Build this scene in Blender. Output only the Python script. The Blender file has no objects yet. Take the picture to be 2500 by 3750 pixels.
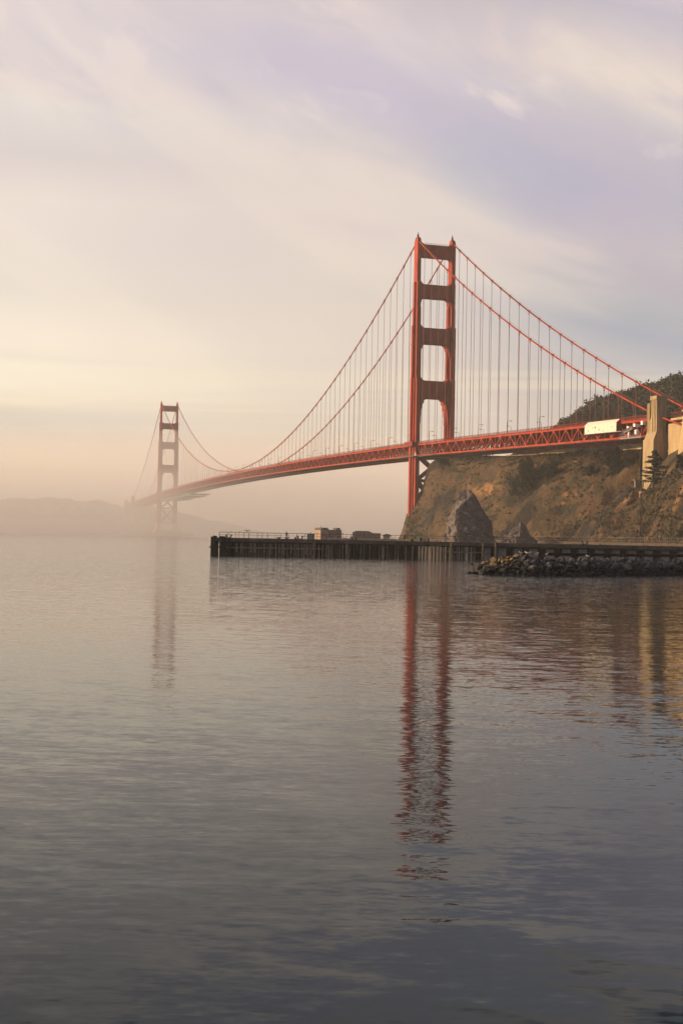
import bpy, bmesh, math, random
import numpy as np
from mathutils import Vector, Matrix, noise, Quaternion
random.seed(7); R = math.radians
SC = bpy.context.scene
COL = SC.collection

# ------------------------------------------------------------------ camera
FPX, PITCH, ROLL, CAMH = 4599.15, 0.0193179, 0.019191, 5.011     # focal length in photo pixels (2500 wide)
cd = bpy.data.cameras.new('camera'); cam = bpy.data.objects.new('camera', cd); COL.objects.link(cam)
cd.sensor_fit = 'HORIZONTAL'; cd.sensor_width = 24.0; cd.lens = 24.0 * FPX / 2500.0
cd.clip_start = 0.5; cd.clip_end = 60000
cam.location = (0, 0, CAMH)
cam.matrix_world = (Matrix.Translation((0, 0, CAMH)) @ Matrix.Rotation(math.pi / 2 + PITCH, 4, 'X') @ Matrix.Rotation(ROLL, 4, 'Z'))
SC.camera = cam
# ------------------------------------------------------------------ world, sun, exposure
SUN_AZ = R(-80.0)      # compass-like: 0 = +Y (view direction), negative = left
SUN_EL = R(13.0)
sd = bpy.data.lights.new('sun', 'SUN'); sd.energy = 3.5; sd.angle = R(0.6); sd.color = (1.0, 0.74, 0.47)
sun = bpy.data.objects.new('sun', sd); COL.objects.link(sun)
sdir = Vector((math.sin(SUN_AZ) * math.cos(SUN_EL), math.cos(SUN_AZ) * math.cos(SUN_EL), math.sin(SUN_EL)))
sun.rotation_euler = sdir.to_track_quat('Z', 'Y').to_euler(); sun.location = sdir * 400
SC.view_settings.view_transform = 'Standard'; SC.view_settings.look = 'None'
SC.view_settings.exposure = 0.0; SC.view_settings.gamma = 1.0
SC.view_settings.use_curve_mapping = False
cy = SC.cycles
cy.use_denoising = True
cy.max_bounces = 8; cy.diffuse_bounces = 2; cy.glossy_bounces = 3; cy.transmission_bounces = 2; cy.volume_bounces = 4
cy.transparent_max_bounces = 8
cy.sample_clamp_indirect = 4.0

class NT:
    """small node-tree helper"""
    def __init__(s, t): s.t = t; s.n = t.nodes; s.l = t.links
    def new(s, typ, **k):
        n = s.n.new(typ)
        for a, v in k.items(): setattr(n, a, v)
        return n
    def put(s, sock, v):
        if isinstance(v, bpy.types.NodeSocket): s.l.new(v, sock)
        else:
            if isinstance(v, (tuple, list)) and len(v) == 3 and sock.type == 'RGBA': v = (*v, 1)
            sock.default_value = v
    def m(s, op, a, b=0.0, c=0.0, clamp=False):
        n = s.new('ShaderNodeMath', operation=op, use_clamp=clamp)
        s.put(n.inputs[0], a); s.put(n.inputs[1], b)
        if len(n.inputs) > 2: s.put(n.inputs[2], c)
        return n.outputs[0]
    def mr(s, v, a, b, c=0.0, d=1.0, smooth=False):
        n = s.new('ShaderNodeMapRange', interpolation_type='SMOOTHSTEP' if smooth else 'LINEAR', clamp=True)
        s.put(n.inputs['Value'], v)
        for k, x in zip(('From Min', 'From Max', 'To Min', 'To Max'), (a, b, c, d)): s.put(n.inputs[k], x)
        return n.outputs[0]
    def mix(s, f, a, b, blend='MIX'):
        n = s.new('ShaderNodeMix', data_type='RGBA', blend_type=blend)
        s.put(n.inputs[0], f); s.put(n.inputs[6], a); s.put(n.inputs[7], b)
        return n.outputs[2]
    def ramp(s, f, stops, ease='LINEAR'):
        n = s.new('ShaderNodeValToRGB'); r = n.color_ramp; r.interpolation = ease
        while len(r.elements) < len(stops): r.elements.new(0.5)
        for e, (p, c) in zip(r.elements, stops): e.position = p; e.color = (*c, 1)
        s.put(n.inputs[0], f); return n.outputs[0]
    def noise(s, vec, scale, detail=3, rough=0.5, dist=0.0, out='Fac'):
        n = s.new('ShaderNodeTexNoise'); s.put(n.inputs['Vector'], vec); s.put(n.inputs['Scale'], scale)
        n.inputs['Detail'].default_value = detail; n.inputs['Roughness'].default_value = rough
        n.inputs['Distortion'].default_value = dist
        return n.outputs[out]
    def vec(s, x, y, z=0.0):
        n = s.new('ShaderNodeCombineXYZ')
        for i, v in enumerate((x, y, z)): s.put(n.inputs[i], v)
        return n.outputs[0]
    def vmul(s, v, k):
        n = s.new('ShaderNodeVectorMath', operation='MULTIPLY'); s.put(n.inputs[0], v); s.put(n.inputs[1], k); return n.outputs[0]
    def vadd(s, v, k):
        n = s.new('ShaderNodeVectorMath', operation='ADD'); s.put(n.inputs[0], v); s.put(n.inputs[1], k); return n.outputs[0]

def srgb(r, g, b):
    f = lambda c: (c / 255 / 12.92) if c / 255 <= 0.04045 else ((c / 255 + 0.055) / 1.055) ** 2.4
    return (f(r), f(g), f(b))

W = bpy.data.worlds.new('World'); SC.world = W; W.use_nodes = True
w = NT(W.node_tree); w.n.clear()
tc = w.new('ShaderNodeTexCoord')
sx = w.new('ShaderNodeSeparateXYZ'); w.l.new(tc.outputs['Generated'], sx.inputs[0])
DEG = 180 / math.pi
az = w.m('MULTIPLY', w.m('ARCTAN2', sx.outputs[0], sx.outputs[1]), DEG)
el = w.m('MULTIPLY', w.m('ARCSINE', sx.outputs[2]), DEG)
# clear sky behind the cloud veil
sky = w.new('ShaderNodeTexSky', sky_type='NISHITA'); sky.sun_disc = False
sky.sun_elevation = SUN_EL; sky.sun_rotation = SUN_AZ; sky.air_density = 1.2; sky.dust_density = 2.0
clear = w.mix(1.0, sky.outputs[0], (0.10, 0.10, 0.10), 'MULTIPLY')
# cloud veil: colours by height for the sunward (left) and the far (right) side
HAZE_D = 0.00010
HZC = srgb(214, 186, 163)
def veilstops(rows, top, toe=24.6):
    """colours read off the photo by height, with the air in front of them taken out again"""
    out = []
    for el_, c in sorted(rows):
        T = math.exp(-HAZE_D * 260 / math.sin(R(max(el_, 1.5)))); t_ = srgb(*c); T = max(T, .45)
        out.append((el_ / 30.0, tuple(max(.2, (x - (1 - T) * h) / T) for x, h in zip(t_, HZC))))
    out.append((toe / 30.0, srgb(*top))); out.append((1.0, srgb(66, 76, 92)))
    return out
elp = w.m('ADD', el, w.m('MULTIPLY', w.m('MAXIMUM', az, 0.0), 0.25))
left = w.ramp(w.m('DIVIDE', el, 30.0), veilstops([(22.9, (230, 216, 212)), (20.8, (220, 208, 211)), (19.0, (236, 220, 212)), (18.3, (236, 225, 215)), (16.3, (227, 214, 207)), (14.5, (244, 228, 214)), (12.8, (240, 225, 212)), (10.4, (241, 226, 209)),
    (8.6, (253, 236, 215)), (6.7, (255, 241, 213)), (5.8, (252, 233, 202)), (5.2, (231, 214, 190)), (4.3, (227, 210, 190)), (3.0, (243, 219, 184)), (1.5, (240, 212, 178)), (0, (226, 200, 168))], (104, 112, 128)))
mid = w.ramp(w.m('DIVIDE', elp, 30.0), veilstops([(23.1, (228, 212, 209)), (21.4, (214, 202, 209)), (19.9, (204, 194, 207)), (18.2, (210, 200, 204)), (16.5, (223, 208, 202)), (14.2, (222, 205, 199)), (11.8, (226, 211, 199)), (9.4, (230, 214, 198)),
    (7.0, (229, 213, 195)), (5.1, (235, 216, 190)), (3.5, (224, 200, 176)), (2.0, (218, 190, 165)), (0.6, (200, 180, 162))], (104, 110, 130), 28.5))
right = w.ramp(w.m('DIVIDE', elp, 30.0), veilstops([(26.6, (216, 202, 205)), (25.9, (203, 194, 201)), (24.6, (220, 206, 204)), (23.1, (231, 214, 204)), (21.7, (212, 202, 202)), (20.4, (201, 191, 199)), (18.5, (193, 186, 196)), (16.2, (203, 192, 193)), (14.9, (193, 184, 189)),
    (13.4, (184, 182, 185)), (12.4, (176, 177, 184)), (11.2, (194, 189, 188)), (8.5, (202, 190, 180)), (5.5, (206, 186, 168)), (0.6, (196, 178, 162))], (120, 122, 140), 28.2))
veil = w.mix(w.mr(az, -13.4, 0.5), left, mid); veil = w.mix(w.mr(az, 0.0, 13.8, smooth=True), veil, right)
# streaks of cloud that fall from upper left to lower right
th = R(-24)
ru = w.m('ADD', w.m('MULTIPLY', az, math.cos(th)), w.m('MULTIPLY', el, math.sin(th)))
rv = w.m('ADD', w.m('MULTIPLY', az, -math.sin(th)), w.m('MULTIPLY', el, math.cos(th)))
n1 = w.noise(w.vec(w.m('MULTIPLY', ru, 0.045), w.m('MULTIPLY', rv, 0.17), 3.7), 1.0, 4, 0.5, 0.6)
n2 = w.noise(w.vec(w.m('MULTIPLY', ru, 0.17), w.m('MULTIPLY', rv, 0.38), 9.1), 1.0, 7, 0.55, 0.5)
n3 = w.noise(w.vec(w.m('MULTIPLY', az, 0.03), w.m('MULTIPLY', el, 0.75), 5.5), 1.0, 4, 0.5, 0.4)
puff = w.mr(w.m('ADD', el, w.m('MULTIPLY', az, 0.12)), 14.0, 20.5, smooth=True)
d1 = w.mr(n1, 0.36, 0.66, 0, 1, True)
c1 = w.mix(w.m('MULTIPLY', d1, 0.22), veil, w.mix(0.45, veil, srgb(186, 176, 194)))
c1 = w.mix(w.m('MULTIPLY', w.mr(n1, 0.50, 0.30, 0, 1, True), 0.45), c1, srgb(246, 230, 214))
c2 = w.mix(w.m('MULTIPLY', w.mr(n2, 0.46, 0.68, 0, 1, True), w.m('MULTIPLY', puff, 0.55)), c1, srgb(202, 193, 204))
c2 = w.mix(w.m('MULTIPLY', w.mr(n2, 0.46, 0.30, 0, 1, True), w.m('MULTIPLY', puff, 0.65)), c2, srgb(242, 226, 218))
low = w.m('MULTIPLY', w.mr(el, 2.5, 4.5, smooth=True), w.mr(el, 9.0, 6.5, smooth=True))
c3 = w.mix(w.m('MULTIPLY', w.mr(n3, 0.44, 0.62, 0, 1, True), w.m('MULTIPLY', low, 0.30)), c2, srgb(212, 200, 190))
c3 = w.mix(w.m('MULTIPLY', w.mr(n3, 0.46, 0.34, 0, 1, True), w.m('MULTIPLY', low, 0.35)), c3, srgb(255, 238, 204))
# thin place in the veil where blue shows
def blob(caz, cel, ru_, rv_, amt, turn=-24):
    a = R(turn); dx = w.m('SUBTRACT', az, caz); dy = w.m('SUBTRACT', el, cel)
    u = w.m('DIVIDE', w.m('ADD', w.m('MULTIPLY', dx, math.cos(a)), w.m('MULTIPLY', dy, math.sin(a))), ru_)
    v = w.m('DIVIDE', w.m('ADD', w.m('MULTIPLY', dx, -math.sin(a)), w.m('MULTIPLY', dy, math.cos(a))), rv_)
    q = w.m('ADD', w.m('POWER', w.m('ABSOLUTE', u), 2.0), w.m('POWER', w.m('ABSOLUTE', v), 2.0))
    q = w.m('ADD', q, w.m('MULTIPLY', w.m('SUBTRACT', n2, 0.5), 2.6))
    return w.mr(q, 1.7, 0.0, 0.0, amt, True)
c4 = w.mix(blob(7.4, 16.2, 4.4, 1.9, 0.34), c3, srgb(170, 180, 200))
c4 = w.mix(blob(11.0, 14.8, 4.6, 2.0, 0.20), c4, srgb(188, 172, 204))
c4 = w.mix(blob(0.4, 20.0, 5.5, 1.4, 0.24), c4, srgb(196, 186, 212))
c4 = w.mix(blob(-5.0, 22.2, 4.0, 1.3, 0.22), c4, srgb(196, 188, 206))
# the veil thins overhead and behind the camera; there the dimmer clear sky shows
fade = w.m('MAXIMUM', w.mr(el, 26, 42, smooth=True), w.mr(w.m('ABSOLUTE', az), 75, 150, 0.0, 0.75, True))
dim = w.mix(0.5, clear, srgb(96, 106, 164))
veilcol = w.mix(fade, c4, dim)
# bright veil round the low sun, outside the frame on the left
sv = w.new('ShaderNodeVectorMath', operation='DOT_PRODUCT'); w.l.new(tc.outputs['Generated'], sv.inputs[0]); sv.inputs[1].default_value = sdir
glow = w.m('POWER', w.m('MAXIMUM', sv.outputs['Value'], 0.0), 14.0)
veilcol = w.mix(1.0, veilcol, w.mix(glow, (0, 0, 0), (14.5, 10.6, 7.0)), 'ADD')
below = w.mr(el, 0.0, -1.0)
veilcol = w.mix(below, veilcol, srgb(150, 138, 128))
final = w.mix(0.04, veilcol, clear)
bg = w.new('ShaderNodeBackground'); w.l.new(final, bg.inputs[0]); bg.inputs[1].default_value = 1.0
wo = w.new('ShaderNodeOutputWorld'); w.l.new(bg.outputs[0], wo.inputs[0])

# ------------------------------------------------------------------ measured geometry helpers
def ray(px, py):
    dx, dy = px - 1250.0, py - 1875.0
    u = dx * math.cos(ROLL) + dy * math.sin(ROLL); v = -dx * math.sin(ROLL) + dy * math.cos(ROLL)
    x, z = u / FPX, -v / FPX
    return Vector((x, math.cos(PITCH) - math.sin(PITCH) * z, math.sin(PITCH) + math.cos(PITCH) * z))
def at(px, py, Y):
    """the point seen at photo pixel (px, py) at distance Y, used to take measurements off the photo"""
    d = ray(px, py); k = Y / d.y
    return Vector((d.x * k, Y, CAMH + d.z * k))
def to_px(p):
    x, y, z = p[0], p[1], p[2] - CAMH
    yf = y * math.cos(PITCH) + z * math.sin(PITCH); zu = -y * math.sin(PITCH) + z * math.cos(PITCH); u = FPX * x / yf; v = -FPX * zu / yf
    return 1250 + u * math.cos(ROLL) - v * math.sin(ROLL), 1875 + u * math.sin(ROLL) + v * math.cos(ROLL)
def xat(px, Y, z=0.0):
    x = 0.0
    for _ in range(4):
        # find x whose image column is px at height z
        py = 1964 + (px - 1250) * 0.0192 - (z - CAMH) / Y * FPX
        x = at(px, py, Y).x
    return x
BX, BY, YAW = 66.32, 937.26, -0.290524
U = Vector((math.sin(YAW), math.cos(YAW), 0)); E_ = Vector((-U.y, U.x, 0))
def B(s, t, z): return Vector((BX, BY, 0)) + U * s + E_ * t + Vector((0, 0, z))

# ------------------------------------------------------------------ mesh helpers
class MB:
    def __init__(s): s.v = []; s.f = []; s.mi = []; s.uv = None
    def add(s, vs, fs, m=0):
        o = len(s.v); s.v += [tuple(p) for p in vs]; s.f += [tuple(i + o for i in f) for f in fs]; s.mi += [m] * len(fs)
    def hexa(s, p, m=0):   # p: 8 points, bottom ring 0-3 then top ring 4-7
        s.add(p, [(3, 2, 1, 0), (4, 5, 6, 7), (0, 1, 5, 4), (1, 2, 6, 5), (2, 3, 7, 6), (3, 0, 4, 7)], m)
    def box(s, c, d, m=0, rz=0.0):
        x, y, z = d[0] / 2, d[1] / 2, d[2] / 2; ca, sa = math.cos(rz), math.sin(rz); c = Vector(c)
        P = [(-x, -y, -z), (x, -y, -z), (x, y, -z), (-x, y, -z), (-x, -y, z), (x, -y, z), (x, y, z), (-x, y, z)]
        s.hexa([c + Vector((a * ca - b * sa, a * sa + b * ca, h)) for a, b, h in P], m)
    def bbox(s, s0, s1, t0, t1, z0, z1, m=0):      # box in bridge coordinates
        s.hexa([B(s0, t0, z0), B(s1, t0, z0), B(s1, t1, z0), B(s0, t1, z0), B(s0, t0, z1), B(s1, t0, z1), B(s1, t1, z1), B(s0, t1, z1)], m)
    def beam(s, a, b, wd, hd, up=Vector((0, 0, 1)), m=0):
        a, b = Vector(a), Vector(b); d = (b - a).normalized()
        x = d.cross(up)
        if x.length < 1e-4: x = d.cross(Vector((1, 0, 0)))
        x.normalize(); y = x.cross(d); x *= wd / 2; y *= hd / 2
        s.hexa([a - x - y, a + x - y, a + x + y, a - x + y, b - x - y, b + x - y, b + x + y, b - x + y], m)
    def tube(s, pts, r, n=6, cap=True, m=0):
        pts = [Vector(p) for p in pts]; rs = r if isinstance(r, (list, tuple)) else [r] * len(pts)
        o = len(s.v); vs = []
        for i, p in enumerate(pts):
            d = (pts[min(i + 1, len(pts) - 1)] - pts[max(i - 1, 0)]).normalized()
            a = d.cross(Vector((0, 0, 1)))
            if a.length < 0.05: a = d.cross(Vector((0, 1, 0)))
            a.normalize(); b = a.cross(d)
            for k in range(n):
                q = 2 * math.pi * k / n + 0.3
                vs.append(p + a * math.cos(q) * rs[i] + b * math.sin(q) * rs[i])
        fs = [(i * n + k, i * n + (k + 1) % n, (i + 1) * n + (k + 1) % n, (i + 1) * n + k) for i in range(len(pts) - 1) for k in range(n)]
        if cap: fs += [tuple(range(n - 1, -1, -1)), tuple((len(pts) - 1) * n + k for k in range(n))]
        s.add(vs, fs, m)
    def prism(s, poly, f0, f1, m=0):     # poly: list of 2-D points; f0/f1 map them to the two end faces
        n = len(poly); vs = [f0(*p) for p in poly] + [f1(*p) for p in poly]
        fs = [tuple(range(n)), tuple(range(2 * n - 1, n - 1, -1))] + [(i, i + n, (i + 1) % n + n, (i + 1) % n) for i in range(n)]
        s.add(vs, fs, m)
    def build(s, name, mats, parent=None, smooth=False, local=False):
        me = bpy.data.meshes.new(name); me.from_pydata(s.v, [], s.f); me.update()
        mats = mats if isinstance(mats, (list, tuple)) else [mats]
        for mt in mats: me.materials.append(mt)
        if len(mats) > 1: me.polygons.foreach_set('material_index', s.mi)
        if s.uv:
            lay = me.uv_layers.new(name='UVMap')
            for lp in me.loops: lay.data[lp.index].uv = s.uv[lp.vertex_index]
        bm = bmesh.new(); bm.from_mesh(me)
        if len(bm.faces) < 60000 and not s.uv: bmesh.ops.recalc_face_normals(bm, faces=bm.faces)
        bm.to_mesh(me); bm.free()
        if smooth: me.polygons.foreach_set('use_smooth', [True] * len(me.polygons))
        o = bpy.data.objects.new(name, me); COL.objects.link(o)
        if parent:
            o.parent = parent
            if not local and parent.type == 'EMPTY': o.matrix_parent_inverse = Matrix.LocRotScale(parent.location, parent.rotation_euler, None).inverted()
        return o

def tag(o, label=None, cat=None, group=None, kind=None):
    for k, v in (('label', label), ('category', cat), ('group', group), ('kind', kind)):
        if v: o[k] = v
    return o
def thing(name, label, cat, loc=(0, 0, 0), rz=0.0, group=None):
    o = bpy.data.objects.new(name, None); COL.objects.link(o); o.location = loc; o.rotation_euler = (0, 0, rz)
    o.empty_display_size = 0.5
    return tag(o, label, cat, group)
def dup(root, loc, rz=0.0, label=None, scale=None):
    r = root.copy(); COL.objects.link(r); r.location = loc; r.rotation_euler = (0, 0, rz)
    if scale: r.scale = scale if isinstance(scale, tuple) else (scale,) * 3
    if label: r['label'] = label
    for ch in list(root.children):
        c = ch.copy(); COL.objects.link(c); c.parent = r
        for g in list(ch.children):
            q = g.copy(); COL.objects.link(q); q.parent = c
    return r

# ------------------------------------------------------------------ materials
def mat(name, col, rough=0.7, var=0.12, scale=0.3, col2=None, bump=0.0, bscale=2.0, metal=0.0, stretch=(1, 1, 1), spec=0.3):
    m = bpy.data.materials.new(name); m.use_nodes = True; t = NT(m.node_tree)
    p = t.n['Principled BSDF']; g = t.new('ShaderNodeNewGeometry')
    v = t.vmul(g.outputs['Position'], tuple(stretch))
    nz = t.noise(v, scale, 5, 0.6)
    c2 = col2 or tuple(c * (1 - var * 2.2) for c in col); c1 = tuple(min(1, c * (1 + var)) for c in col) if not col2 else col
    c = t.mix(t.mr(nz, 0.35, 0.65), c1, c2)
    t.put(p.inputs['Base Color'], c); p.inputs['Roughness'].default_value = rough; p.inputs['Metallic'].default_value = metal
    p.inputs['Specular IOR Level'].default_value = spec
    if bump:
        b = t.new('ShaderNodeBump'); b.inputs['Strength'].default_value = bump; b.inputs['Distance'].default_value = 0.3
        t.put(b.inputs['Height'], t.noise(v, bscale, 4, 0.6)); t.put(p.inputs['Normal'], b.outputs[0])
    return m
M = {}
M['orange'] = mat('orange_paint', (0.33, 0.052, 0.027), 0.75, 0.14, 0.25, stretch=(1, 1, 0.3), spec=0.05)
M['orange_dull'] = mat('weathered_orange_paint', (0.22, 0.045, 0.030), 0.8, 0.15, 0.4, spec=0.1)
M['rope'] = mat('suspender_rope', (0.24, 0.085, 0.06), 0.7, 0.1, 0.2)
M['asphalt'] = mat('asphalt', (0.055, 0.053, 0.052), 0.9, 0.1, 0.4)
M['steel'] = mat('grey_steel', (0.25, 0.24, 0.23), 0.5, 0.1, 1.0, metal=0.3)
M['dark_steel'] = mat('dark_steel', (0.035, 0.033, 0.035), 0.6, 0.1, 1.0)
M['concrete'] = mat('weathered_concrete', (0.45, 0.315, 0.155), 0.9, 0.1, 0.25, col2=(0.36, 0.25, 0.125), bump=0.3, bscale=0.8, stretch=(1, 1, 0.25))
M['concrete_stain'] = mat('stained_concrete', (0.42, 0.30, 0.155), 0.9, 0.1, 0.5, col2=(0.25, 0.185, 0.10), bump=0.3, bscale=1.0, stretch=(1, 1, 0.12))
M['white'] = mat('white_sheet', (0.62, 0.57, 0.46), 0.7, 0.03, 0.5, bump=0.3, bscale=0.7)
M['white_paint'] = mat('white_paint', (0.8, 0.78, 0.74), 0.5, 0.03, 0.5)
M['timber'] = mat('tarred_timber', (0.028, 0.028, 0.024), 0.9, 0.1, 1.2, col2=(0.008, 0.011, 0.011), bump=0.5, bscale=3, stretch=(1, 1, 0.3))
M['timber_pale'] = mat('weathered_timber', (0.23, 0.19, 0.13), 0.9, 0.1, 1.5, col2=(0.085, 0.075, 0.055), bump=0.5, bscale=3, stretch=(1, 1, 0.4))
M['deck'] = mat('pier_concrete', (0.135, 0.105, 0.075), 0.9, 0.1, 0.5, col2=(0.06, 0.052, 0.04), bump=0.5, bscale=1.5)
def joints(m, pitch=1.5):
    # board and pour lines left by the formwork
    t = NT(m.node_tree); p = t.n['Principled BSDF']; g = t.new('ShaderNodeNewGeometry'); sp = t.new('ShaderNodeSeparateXYZ'); t.l.new(g.outputs['Position'], sp.inputs[0])
    fz = t.m('FRACT', t.m('DIVIDE', sp.outputs[2], pitch)); ln = t.mr(t.m('ABSOLUTE', t.m('SUBTRACT', fz, .5)), .5, .46, .35, 0)
    fx = t.m('FRACT', t.m('DIVIDE', sp.outputs[1], 7.3)); ln2 = t.mr(t.m('ABSOLUTE', t.m('SUBTRACT', fx, .5)), .5, .49, .3, 0)
    st = t.noise(t.vmul(g.outputs['Position'], (.9, .9, .05)), 1.0, 4, .7)
    src = p.inputs['Base Color'].links[0].from_socket
    c = t.mix(t.m('MAXIMUM', ln, ln2), src, (0.10, 0.08, 0.055)); c = t.mix(t.mr(st, .52, .70, 0, .45), c, (0.14, 0.115, 0.08)); t.put(p.inputs['Base Color'], c)
joints(M['concrete'], 2.4); joints(M['concrete_stain'], 2.4)
M['pier_concrete'] = mat('tidal_concrete', (0.34, 0.29, 0.25), 0.9, 0.1, 0.9, col2=(0.19, 0.165, 0.14), bump=0.4, bscale=2)
M['rail'] = mat('rail_paint', (0.10, 0.07, 0.055), 0.6, 0.1, 2.0)
M['bark'] = mat('bark', (0.06, 0.045, 0.035), 0.95, 0.1, 2.0)
M['leaf'] = mat('dark_conifer_leaf', (0.030, 0.040, 0.022), 0.9, 0.1, 0.6, col2=(0.014, 0.020, 0.014))
M['leaf2'] = mat('olive_leaf', (0.060, 0.060, 0.025), 0.9, 0.1, 0.6, col2=(0.028, 0.032, 0.016))
M['roof'] = mat('old_roof', (0.10, 0.075, 0.065), 0.9, 0.1, 1.0)
M['shore'] = mat('shore_wall_earth', (0.085, 0.058, 0.038), 0.95, 0.1, 0.5, col2=(0.05, 0.038, 0.027))
M['plaster'] = mat('old_plaster', (0.42, 0.30, 0.20), 0.9, 0.1, 0.8, col2=(0.22, 0.165, 0.12))
M['ruin'] = mat('ruined_wall', (0.20, 0.16, 0.13), 0.95, 0.1, 0.6, col2=(0.11, 0.09, 0.078), bump=0.5, bscale=1.0)
M['glass'] = mat('dark_window', (0.03, 0.03, 0.035), 0.2, 0.05, 1.0)

# ------------------------------------------------------------------ water
def make_water():
    m = bpy.data.materials.new('bay_water'); m.use_nodes = True; t = NT(m.node_tree); p = t.n['Principled BSDF']
    g = t.new('ShaderNodeNewGeometry'); pos = g.outputs['Position']
    sp = t.new('ShaderNodeSeparateXYZ'); t.l.new(pos, sp.inputs[0]); X, Y = sp.outputs[0], sp.outputs[1]
    rot = t.new('ShaderNodeVectorRotate', rotation_type='Z_AXIS'); t.l.new(pos, rot.inputs['Vector']); rot.inputs['Angle'].default_value = R(14)
    a = t.noise(t.vmul(pos, (1.3, 4.2, 1)), 1.0, 3, 0.6, 0.3, 'Color')        # ripples under a metre
    b = t.noise(t.vmul(rot.outputs[0], (0.30, 1.2, 1)), 1.0, 2, 0.5, 0.5, 'Color')  # long low waves
    c = t.noise(t.vmul(pos, (4.5, 13.0, 1)), 1.0, 2, 0.5, 0.0, 'Color')          # fine ripple
    patch = t.noise(t.vmul(pos, (0.006, 0.022, 1)), 1.0, 3, 0.5)                 # wind patches
    calm = t.mr(Y, 60, 190, 0.0, 1.0, True)                                      # the cove is calmer than the open bay
    ka = t.m('ADD', t.mr(calm, 0, 1, 0.12, 0.55), t.m('MULTIPLY', t.m('SUBTRACT', patch, 0.5), 0.05))
    def cen(col, k):
        v = t.new('ShaderNodeVectorMath', operation='SUBTRACT'); t.l.new(col, v.inputs[0]); v.inputs[1].default_value = (0.5, 0.5, 0.5)
        s_ = t.new('ShaderNodeVectorMath', operation='SCALE'); t.l.new(v.outputs[0], s_.inputs[0]); t.put(s_.inputs['Scale'], k); return s_.outputs[0]
    corner = t.m('MULTIPLY', t.mr(Y, 20, 11, 0, 1, True), t.mr(X, 0.5, 4, 0.0, 1, True))
    lo_ = t.vmul(cen(b, t.m('ADD', t.mr(calm, 0, 1, 0.06, 0.10), t.m('MULTIPLY', corner, 0.40))), (0.4, 1.0, 0.0))
    hi_ = t.vmul(t.vadd(cen(a, ka), cen(c, t.mr(calm, 0, 1, 0.075, 0.30))), (0.85, 1.0, 0.0))
    sl = t.vadd(lo_, hi_)
    nrm = t.new('ShaderNodeVectorMath', operation='NORMALIZE'); t.l.new(t.vadd(sl, (0, 0, 1)), nrm.inputs[0])
    t.l.new(nrm.outputs[0], p.inputs['Normal'])
    p.inputs['Base Color'].default_value = (0.003, 0.015, 0.019, 1); p.inputs['Roughness'].default_value = 0.035
    p.inputs['IOR'].default_value = 1.21; p.inputs['Specular IOR Level'].default_value = 0.5
    me = bpy.data.meshes.new('water'); me.from_pydata([(-8800, -120, 0), (8800, -120, 0), (8800, 12800, 0), (-8800, 12800, 0)], [], [(0, 1, 2, 3)])
    me.materials.append(m); o = bpy.data.objects.new('water', me); COL.objects.link(o); tag(o, 'calm rippled grey bay water mirroring bridge and cloud', 'water', kind='structure')
make_water()
# ------------------------------------------------------------------ haze
def make_haze():
    m = bpy.data.materials.new('haze'); m.use_nodes = True; t = NT(m.node_tree); t.n.clear()
    v = t.new('ShaderNodeVolumePrincipled'); v.inputs['Color'].default_value = (1.0, 0.96, 0.905, 1)
    v.inputs['Density'].default_value = HAZE_D; v.inputs['Anisotropy'].default_value = 0.0
    o_ = t.new('ShaderNodeOutputMaterial'); t.l.new(v.outputs[0], o_.inputs['Volume'])
    mb = MB(); mb.box((0, 6400, 130), (17900, 13100, 268)); o = mb.build('haze', m)
    tag(o, 'pale morning haze over the strait', 'haze', kind='stuff')
make_haze()
def make_mist(name, label, cx, cy_, rx, ry, h, dens):
    # banks of mist lying over the far half of the strait, swelling from the water
    m = bpy.data.materials.new('mist'); m.use_nodes = True; t = NT(m.node_tree); t.n.clear()
    v = t.new('ShaderNodeVolumePrincipled'); v.inputs['Color'].default_value = (1.0, 0.96, 0.905, 1); v.inputs['Density'].default_value = dens
    o_ = t.new('ShaderNodeOutputMaterial'); t.l.new(v.outputs[0], o_.inputs['Volume'])
    bm = bmesh.new(); bmesh.ops.create_uvsphere(bm, u_segments=48, v_segments=24, radius=1)
    for v_ in bm.verts: v_.co = Vector((v_.co.x * rx + cx, v_.co.y * ry + cy_, max(-2.0 + h * .001, v_.co.z * h)))
    me = bpy.data.meshes.new(name); bm.to_mesh(me); bm.free(); me.materials.append(m)
    o = bpy.data.objects.new(name, me); COL.objects.link(o); tag(o, label, 'mist', kind='stuff')
make_mist('mist_bank', 'pale mist lying over the far shore', -600, 4150, 5200, 3050, 240, .00050)
make_mist('mist_bank', 'thicker lower mist lying over the far shore', -700, 4000, 4600, 2650, 165, .00046)
make_mist('sea_mist', 'thin high layer of mist round the far tower', -700, 2900, 3600, 1400, 100, .00018)
make_mist('sea_mist', 'thin middle layer of mist round the far tower foot', -700, 2800, 3300, 1250, 60, .00024)
make_mist('sea_mist', 'thin low layer of mist on the water at the far tower foot', -700, 2700, 3000, 1100, 32, .00036)

# ------------------------------------------------------------------ the suspension bridge
def zbot(s):
    if s < 0: return 66.0 + s * 0.0272
    if s > 1280: return 66.0 - (s - 1280) * 0.0272
    k = s / 1280.0; return 66.0 + 6.4 * 4 * k * (1 - k)
TD = 7.9                         # truss depth between chord centres
zroad = lambda s: zbot(s) + TD + 1.0
HT, CT = 227.4, 13.7
def zcable(s):
    if s < 0: k = -s / 343.0; return HT + (66.04 - HT) * k - 4 * 10.33 * k * (1 - k)
    if s > 1280: k = (s - 1280) / 343.0; return HT + (76.0 - HT) * k - 4 * 10.33 * k * (1 - k)
    k = s / 1280.0; return HT - 143.3 * 4 * k * (1 - k)
bridge = thing('suspension_bridge', 'long red-orange suspension bridge with two tall towers crossing the strait', 'bridge', B(0, 0, 0))

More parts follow.
